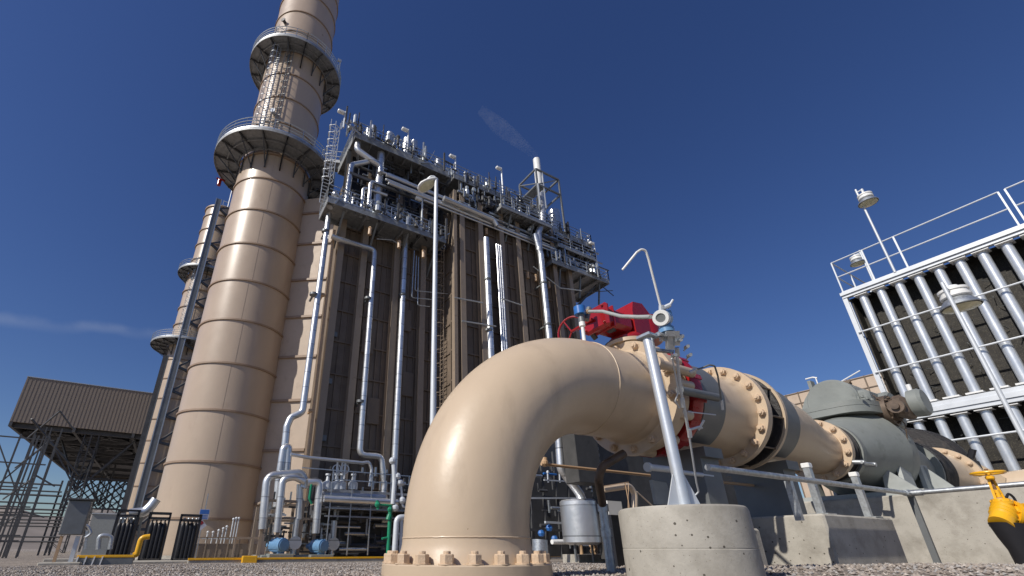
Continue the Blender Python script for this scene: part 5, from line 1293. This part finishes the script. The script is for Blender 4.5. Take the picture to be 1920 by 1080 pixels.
# ---------------------------------------------------------------- items on the left, at the foot of the stacks
def racks():
    labs = ('black gas bottle rack farthest left, beside the grey cabinet', 'black gas bottle rack in the middle, behind the bent silver duct', 'black gas bottle rack farthest right, in front of the big stack')
    for k, ((xl, xr, yt, yb), Y) in enumerate((((203, 243, 957, 1030), 27.5), ((262, 302, 962, 1041), 26.5), ((324, 362, 966, 1042), 26.0))):
        a, b = oY(xl, yb, Y), oY(xr, yb, Y); ct = oY((xl+xr)/2+14, yt, Y); z1 = ct.z; x0, x1 = a.x, b.x
        t = thing('gas_bottle_rack', labs[k], 'bottle rack', ((x0+x1)/2, Y, 0), 'black gas bottle racks')
        f = MB()
        for x in (x0, x1):
            for y in (Y, Y+.6): f.bar((x, y, 0), (x, y, z1), .09)
            f.bar((x, Y, z1), (x, Y+.6, z1), .09)
        for z in (.12, z1, z1-.22): f.bar((x0, Y, z), (x1, Y, z), .09); f.bar((x0, Y+.6, z), (x1, Y+.6, z), .08)
        f.box(x0, x1, Y, Y+.6, .1, .16)
        part('frame', f, M['black'], t)
        for i in range(4):
            x = x0+.16+(x1-x0-.32)*i/3
            b_ = part('gas_bottle', MB().lathe((x, Y+.28, .17), (0, 0, 1), [(0, .12), (1.35, .125), (1.5, .10), (1.58, .035), (1.68, .035)], 16), M['black'], t)
            part('valve_cap', MB().sphere((x, Y+.28, 1.90), .06, 8), M['galv'], b_)
racks()
def left_bits():
    p = oY(140, 1025, 22); t = thing('control_cabinet', 'tall grey control cabinet on two posts, on the gravel left of the racks', 'cabinet', (p.x, 22, 0))
    a, b = oY(130, 1005, 22), oY(150, 942, 22); x = a.x
    part('box', MB().cbox(x-.33, x+.36, 21.9, 22.3, oY(130, 1003, 22).z, oY(143, 938, 22).z, .03), M['steel'], t)
    part('hood', MB().cbox(x-.38, x+.42, 21.8, 22.4, b.z+.07, b.z+.13, .01), M['dsteel'], t)
    part('leg', MB().bar((x-.22, 22.1, .05), (x-.22, 22.1, a.z), .09), M['tan'], t); part('leg', MB().bar((x+.25, 22.1, .05), (x+.25, 22.1, a.z), .13), M['galvp'], t)
    part('footing', MB().cbox(x-.6, x+.6, 21.7, 22.5, -.1, .17, .03), M['concrete'], t)
    q = oY(90, 1042, 24); solo('concrete_footing', MB().cbox(q.x-.1, q.x+1.2, 24, 24.6, -.1, .25, .02), M['concrete'], 'small pale concrete footing left of the grey cabinet', 'footing', (q.x+.5, 24, 0))
    # low yellow and white barrier curb, yellow bollard pipe
    Y = 22; x0, x1 = oY(146, 1040, Y).x, oY(252, 1040, Y).x
    t = thing('yellow_barrier', 'low barrier beam with a yellow top edge in front of the gas bottle racks', 'barrier', (x0, Y, 0))
    part('beam', MB().cbox(x0, x1, Y, Y+.35, .0, .30, .01), M['steel'], t); part('yellow_edge', MB().cbox(x0-.01, x1+.01, Y-.01, Y+.36, .305, .39, .01), M['yellow'], t)
    e = MB()
    for i in range(4): e.bar((x0+i*.24, Y-.03, .0), (x0+i*.24+.04, Y-.03, .34), .1, .04)
    part('white_stripe', e, M['white'], t)
    t = thing('yellow_guard_pipe', 'yellow bent guard pipe standing in front of the middle bottle rack', 'guard pipe', (oY(255, 1042, 23).x, 23, 0))
    part('pipe', MB().tube(tr(23, (248, 1041), (256, 1041), (265, 1008), (281, 1006)), .10, 14, .25), M['yellow'], t)
    t = thing('silver_bent_duct', 'short bright silver duct bending up between the cable riser and the big stack', 'duct', (oY(270, 960, 28).x, 28, 2.4))
    part('duct', MB().tube(tr(28, (242, 963), (272, 960), (284, 948), (293, 936)), .23, 18, .5), M['alu'], t)
    part('support_leg', MB().bar((oY(243, 1030, 28).x, 28, 0), (oY(256, 965, 28).x, 28, oY(256, 965, 28).z), .18).bar((oY(232, 1030, 28).x, 28.4, 0), (oY(243, 965, 28).x, 28.4, oY(243, 968, 28).z), .1).bar((oY(255, 1030, 28).x, 28.4, 0), (oY(266, 966, 28).x, 28.4, oY(262, 966, 28).z), .1), M['steel'], t)
    t = thing('arched_tray', 'grey goal shaped pipe support in front of the leftmost bottle rack', 'pipe support', (oY(190, 1030, 25).x, 25, 0))
    part('frame', MB().tube(tr(25, (184, 1030), (186, 1003), (210, 1005), (206, 1030)), .09, 10, .2).bar(oY(160, 1030, 25), oY(163, 995, 25), .08).tube(tr(25, (150, 985), (165, 985), (172, 1000), (160, 1008)), .06, 8, .2), M['galv'], t)
    # signs in front of the stack
    Y = 29; s = oY(380, 968, Y)
    t = thing('site_sign', 'square blue sign with pale lines, on a thin post in front of the big stack', 'sign', (s.x, Y, 0))
    a = oY(383, 963, Y); part('post', MB().bar((a.x, Y+.05, 0), (a.x, Y+.05, oY(383, 925, Y).z), .045), M['galv'], t)
    part('panel', MB().box(a.x-.24, a.x+.24, Y-.01, Y+.02, a.z-.30, a.z+.22), M['signw'], t)
    l = MB().box(a.x-.22, a.x+.22, Y-.016, Y-.011, a.z-.02, a.z+.20)
    for k in range(3): l.box(a.x-.19, a.x+.19, Y-.016, Y-.011, a.z-.26+k*.075, a.z-.225+k*.075)
    part('lettering_block', l, M['sign'], t)
    c = oY(377, 985, Y); d = MB().prism([V((c.x-.27, Y-.03, c.z)), V((c.x, Y-.03, c.z-.27)), V((c.x+.27, Y-.03, c.z)), V((c.x, Y-.03, c.z+.27))], (0, .02, 0))
    dd = part('hazard_diamond', d, M['signw'], t)
    e = MB().prism([V((c.x-.24, Y-.035, c.z)), V((c.x-.125, Y-.035, c.z-.115)), V((c.x-.01, Y-.035, c.z)), V((c.x-.125, Y-.035, c.z+.115))], (0, .004, 0)); part('blue_quarter', e, M['sign'], dd)
    e = MB().prism([V((c.x-.115, Y-.035, c.z+.125)), V((c.x, Y-.035, c.z+.01)), V((c.x+.115, Y-.035, c.z+.125)), V((c.x, Y-.035, c.z+.24))], (0, .004, 0)); part('red_quarter', e, M['red'], dd)
    # low beige skid with valves between the racks and the pump skid
    Y = 29.5; x0, x1 = oY(352, 1040, Y).x, oY(480, 1040, Y).x
    t = thing('low_beige_skid', 'low beige skid with a row of tiny valves, along the foot of the big stack', 'equipment skid', (x0, Y, 0))
    m = MB().cbox(x0, x1, Y, Y+.6, .15, .85, .02)
    for i in range(8): m.bar((x0+.2+i*.55, Y-.08, 0), (x0+.2+i*.55, Y-.08, 1.15), .06)
    m.bar((x0, Y-.08, 1.15), (x1, Y-.08, 1.15), .06)
    part('base', m, M['column'], t)
    v = MB(); rnd = random.Random(6)
    for px, h in ((434, 1.7), (439, 1.75), (444, 1.75), (418, 1.2), (424, 1.3), (400, 1.0), (390, 1.0), (372, 1.1), (365, 1.0), (410, 1.1)):
        x = oY(px, 1000, Y).x; v.cyl((x, Y+.2, .86), (x, Y+.2, .4+h), .04, n=8); v.sphere((x, Y+.2, .42+h), .075, 8)
    v.bar((x0+.5, Y+.2, 1.1), (x1-1, Y+.2, 1.1), .05)
    part('valve_row', v, M['galvp'], t)
    # kerbs
    k = MB(); a, b = oY(352, 1046, 24.0).x, oY(483, 1046, 24.0).x
    t = thing('yellow_kerb', 'thin yellow painted kerb running along the foot of the stack and the boiler', 'kerb', (a, 23.6, 0))
    part('kerb', MB().cbox(a, 26, 23.3, 23.6, -.1, .16, .02), M['concrete'], t); part('yellow_strip', MB().cbox(a, 26, 23.28, 23.62, .162, .24, .005), M['yellow'], t)
    bx = oY(468, 1040, 23.2).x; solo('yellow_block', MB().cbox(bx-.3, bx+.3, 22.9, 23.25, 0, .32, .02), M['yellow'], 'small yellow block on the kerb beside the pump skid', 'kerb block', (bx, 23, 0))
    solo('concrete_apron', MB().box(-1, 30, 23.62, 33, -.1, .12), M['concrete'], 'concrete slab under the boiler front and the skids', 'slab', kind='structure')
    # low grey shed in the far left gap
    Y = 62; x0, x1 = oY(163, 1000, Y).x, oY(222, 1000, Y).x; z = oY(190, 962, Y).z
    t = thing('grey_shed', 'low pale grey shed far behind the bottle racks, under the lattice screen', 'shed', (x0, Y, 0))
    part('wall', MB().box(x0, x1, Y, Y+6, 0, z-.1), M['plate'], t); part('roof', MB().box(x0-.1, x1+.1, Y-.1, Y+6.1, z-.098, z), M['galvp'], t)
left_bits()

# ---------------------------------------------------------------- air cooled condenser on its lattice legs
def condenser():
    Y0, Y1 = 92.0, 160.0; x0, x1 = -24.2, -1.0; zb, zt = 18.3, 25.5
    t = thing('air_cooled_condenser', 'brown grey clad box on a forest of lattice steel legs, at the left edge', 'cooling structure', (x0, Y0, 0))
    w_ = MB(); th = .3
    w_.box(x0, x1, Y0, Y0+th, zb, zt); w_.box(x0, x1, Y1-th, Y1, zb, zt); w_.box(x0, x0+th, Y0+th, Y1-th, zb, zt); w_.box(x1-th, x1, Y0+th, Y1-th, zb, zt)
    x = x0
    while x < x1: w_.box(x, x+.2, Y0-.03, Y0-.002, zb, zt); x += .5
    part('wind_wall', w_, M['accb'], t)
    part('wall_cap', MB().box(x0-.05, x1, Y0-.1, Y0+.35, zt+.002, zt+.12).box(x0-.1, x0+.35, Y0+.35, Y1, zt+.002, zt+.12), M['galv'], t)
    fl = MB().box(x0+th, x1-th, Y0+th, Y1-th, zb+.9, zb+1.0)
    for y in [Y0+1+i*11 for i in range(7)]: fl.box(x0, x1, y-.2, y+.2, zb-.7, zb-.01)
    for x in (x0+.2, x0+8, x0+16, x1-.4): fl.box(x-.2, x+.2, Y0, Y1, zb-.72, zb-.02)
    part('deck', fl, M['dsteel'], t)
    for i in range(3):
        for j in range(3):
            cx, cy = x0+4.1+i*7.6, Y0+6.6+j*11
            f = part('fan_ring', MB().lathe((cx, cy, zb-.5), (0, 0, 1), [(0, 3.6), (.3, 3.4), (1.38, 3.35)], 28, caps=False), M['dsteel'], t)
            b = MB().cyl((cx, cy, zb-.3), (cx, cy, zb+.1), .5, n=12)
            for k in range(6): a = PI*k/3+i; b.bar((cx, cy, zb-.1), (cx+2.9*math.cos(a), cy+2.9*math.sin(a), zb-.1), .45, .06)
            part('fan', b, M['dsteel'], f)
    def tower(x, y, w_=1.1, nm='lattice_leg'):
        m = MB()
        for dx in (-w_/2, w_/2):
            for dy in (-w_/2, w_/2): m.bar((x+dx, y+dy, 0), (x+dx, y+dy, zb-.7), .16)
        z = 0; k = 0
        while z < zb-1.6:
            z2 = z+1.5; s = 1 if k % 2 else -1
            for d_ in (-w_/2, w_/2):
                m.bar((x-s*w_/2, y+d_, z), (x+s*w_/2, y+d_, z2), .07); m.bar((x+d_, y-s*w_/2, z), (x+d_, y+s*w_/2, z2), .07)
                m.bar((x-w_/2, y+d_, z2), (x+w_/2, y+d_, z2), .07)
            z = z2; k += 1
        part(nm, m, M['dsteel'], t)
    for x in (x0+10.4, x1-1):
        for y in (Y0+2, Y0+34, Y1-3): tower(x, y, 1.9)
    # cross braces fanning out under the deck
    br = MB()
    for x in (x0+10.4,):
        for y in (Y0+2, Y0+34): 
            for dx, dy in ((-6, 0), (6, 0), (0, -1.5), (0, 9), (-5, 6), (5, 6)): br.bar((x, y, 9), (x+dx, y+dy, zb-.8), .22)
    parts('knee_brace', br, M['dsteel'], t)
    # lattice screen below the deck, right of the leg
    sc_ = MB(); ys = 104.0; a = oY(140, 895, ys); b = oY(268, 957, ys); z1, z0 = a.z, b.z; H = z1-z0; L = b.x-a.x+1.5; st = .85
    for s_ in (-1, 1):
        k = -H
        while k < L:                                              # clipped diagonals
            u0, u1 = max(0, k), min(L, k+H)
            if u1-u0 > .2:
                za, zb_ = (z0+u0-k, z0+u1-k) if s_ > 0 else (z1-(u0-k), z1-(u1-k)); sc_.bar((a.x-.5+u0, ys, za), (a.x-.5+u1, ys, zb_), .2)
            k += st*1.5
    for z in (z0, z1): sc_.bar((a.x-.5, ys, z), (a.x-.5+L, ys, z), .25)
    part('lattice_screen', sc_, M['dsteel'], t)
    # open stair and pipe frame at far left
    s = thing('steel_stair_tower', 'open blue grey steel frame of posts and level pipes at the far left edge', 'steel frame', (-15.5, 45, 0))
    m = MB(); Y = 45
    for px in (-25, 5, 12, 28, 34, 52): 
        p = oY(px+8, 960, Y); m.bar((p.x, Y, 0), (p.x, Y, oY(20, 812, Y).z), .10)
    for px in (60, 96): p = oY(px, 1000, Y+6); 
    for y_ in (Y+7,):
        for px in (10, 30, 62, 40): p = oY(px, 960, y_); m.bar((p.x, y_, 0), (p.x, y_, 10.4), .10)
    for z in (oY(30, 1004, Y).z, oY(30, 1014, Y).z, oY(30, 965, Y).z, oY(30, 950, Y).z, oY(30, 913, Y).z, oY(30, 868, Y).z, oY(30, 820, Y).z): m.bar((oY(-60, 960, Y).x, Y, z), (oY(54, 960, Y).x, Y, z), .09)
    x_ = oY(44, 960, Y).x
    for z in (3, 5.5, 8, 10.4): m.bar((x_, Y, z), (x_, Y+7, z), .09); m.bar((x_, Y, z), (x_-3, Y+7, z-1.2), .09)
    m.bar((x_-3, Y, 3), (x_, Y, 8), .08); m.bar((x_, Y, 3), (x_-3, Y, 8), .08); m.bar((x_-1.5, Y, 9.6), (x_+1.4, Y+7, 6.5), .12)
    part('frame', m, M['dsteel'], s)
    pp = thing('level_pipe_bank', 'bank of level pipes running between the open frame and the lattice leg', 'pipe rack', (-14, 60, 0))
    m = MB(); Yq = 60
    for py, r in ((905, .09), (918, .08), (926, .10), (941, .08), (953, .09), (960, .07), (966, .08), (973, .07), (979, .07), (985, .07), (1006, .08), (1015, .08)):
        a, b = oY(-20, py-1, Yq), oY(116, py+ (2 if py > 1000 else 4), Yq); m.cyl((a.x, Yq, (a.z+b.z)/2), (b.x, Yq, (a.z+b.z)/2), r, n=6)
    parts('pipe', m, M['dsteel'], pp)
    m = MB()
    for px in (110, 118, 98): p = oY(px, 960, Yq+.3); m.bar((p.x, Yq+.3, 0), (p.x, Yq+.3, oY(px+10, 900, Yq).z), .14)
    for px in (30, 60): p = oY(px, 960, Yq+.3); m.bar((p.x, Yq+.3, 0), (p.x, Yq+.3, oY(50, 880, Yq).z), .12)
    parts('post', m, M['dsteel'], pp)
condenser()
def steam():
    m = bpy.data.materials.new('steam'); m.use_nodes = True; t = m.node_tree; t.nodes.clear()
    o = N(t, 'ShaderNodeOutputMaterial'); v = N(t, 'ShaderNodeVolumePrincipled'); v.inputs['Color'].default_value = (1, 1, 1, 1)
    f = noise(t, .9, 4, .6); r = N(t, 'ShaderNodeMapRange'); r.inputs['From Min'].default_value = .30; r.inputs['From Max'].default_value = .75; r.inputs['To Max'].default_value = .08
    t.links.new(f, r.inputs[0]); t.links.new(r.outputs[0], v.inputs['Density']); t.links.new(v.outputs[0], o.inputs['Volume'])
    Y = 26.5; pts = [oY(x, y, Y) for x, y in ((1007, 299), (1001, 291), (990, 280), (968, 262), (940, 240), (900, 205))]
    mb = MB(); rr = (.28, .40, .5, .7, .9, .5); n = 12; vs = []
    for i, p in enumerate(pts):
        tn = (pts[min(i+1, 5)]-pts[max(i-1, 0)]).normalized(); x, y, z = frame(tn)
        for j in range(n): a = 2*PI*j/n; vs.append(p+(x*math.cos(a)+y*math.sin(a))*rr[i])
    mb.add(vs, [(k*n+i, k*n+(i+1) % n, (k+1)*n+(i+1) % n, (k+1)*n+i) for k in range(5) for i in range(n)]+[tuple(range(n))[::-1], tuple(5*n+i for i in range(n))])
    solo('steam_wisp', mb, m, 'faint white wisp of steam drifting left from the slim vent stack', 'steam', tuple(pts[0]), kind='stuff')
steam()
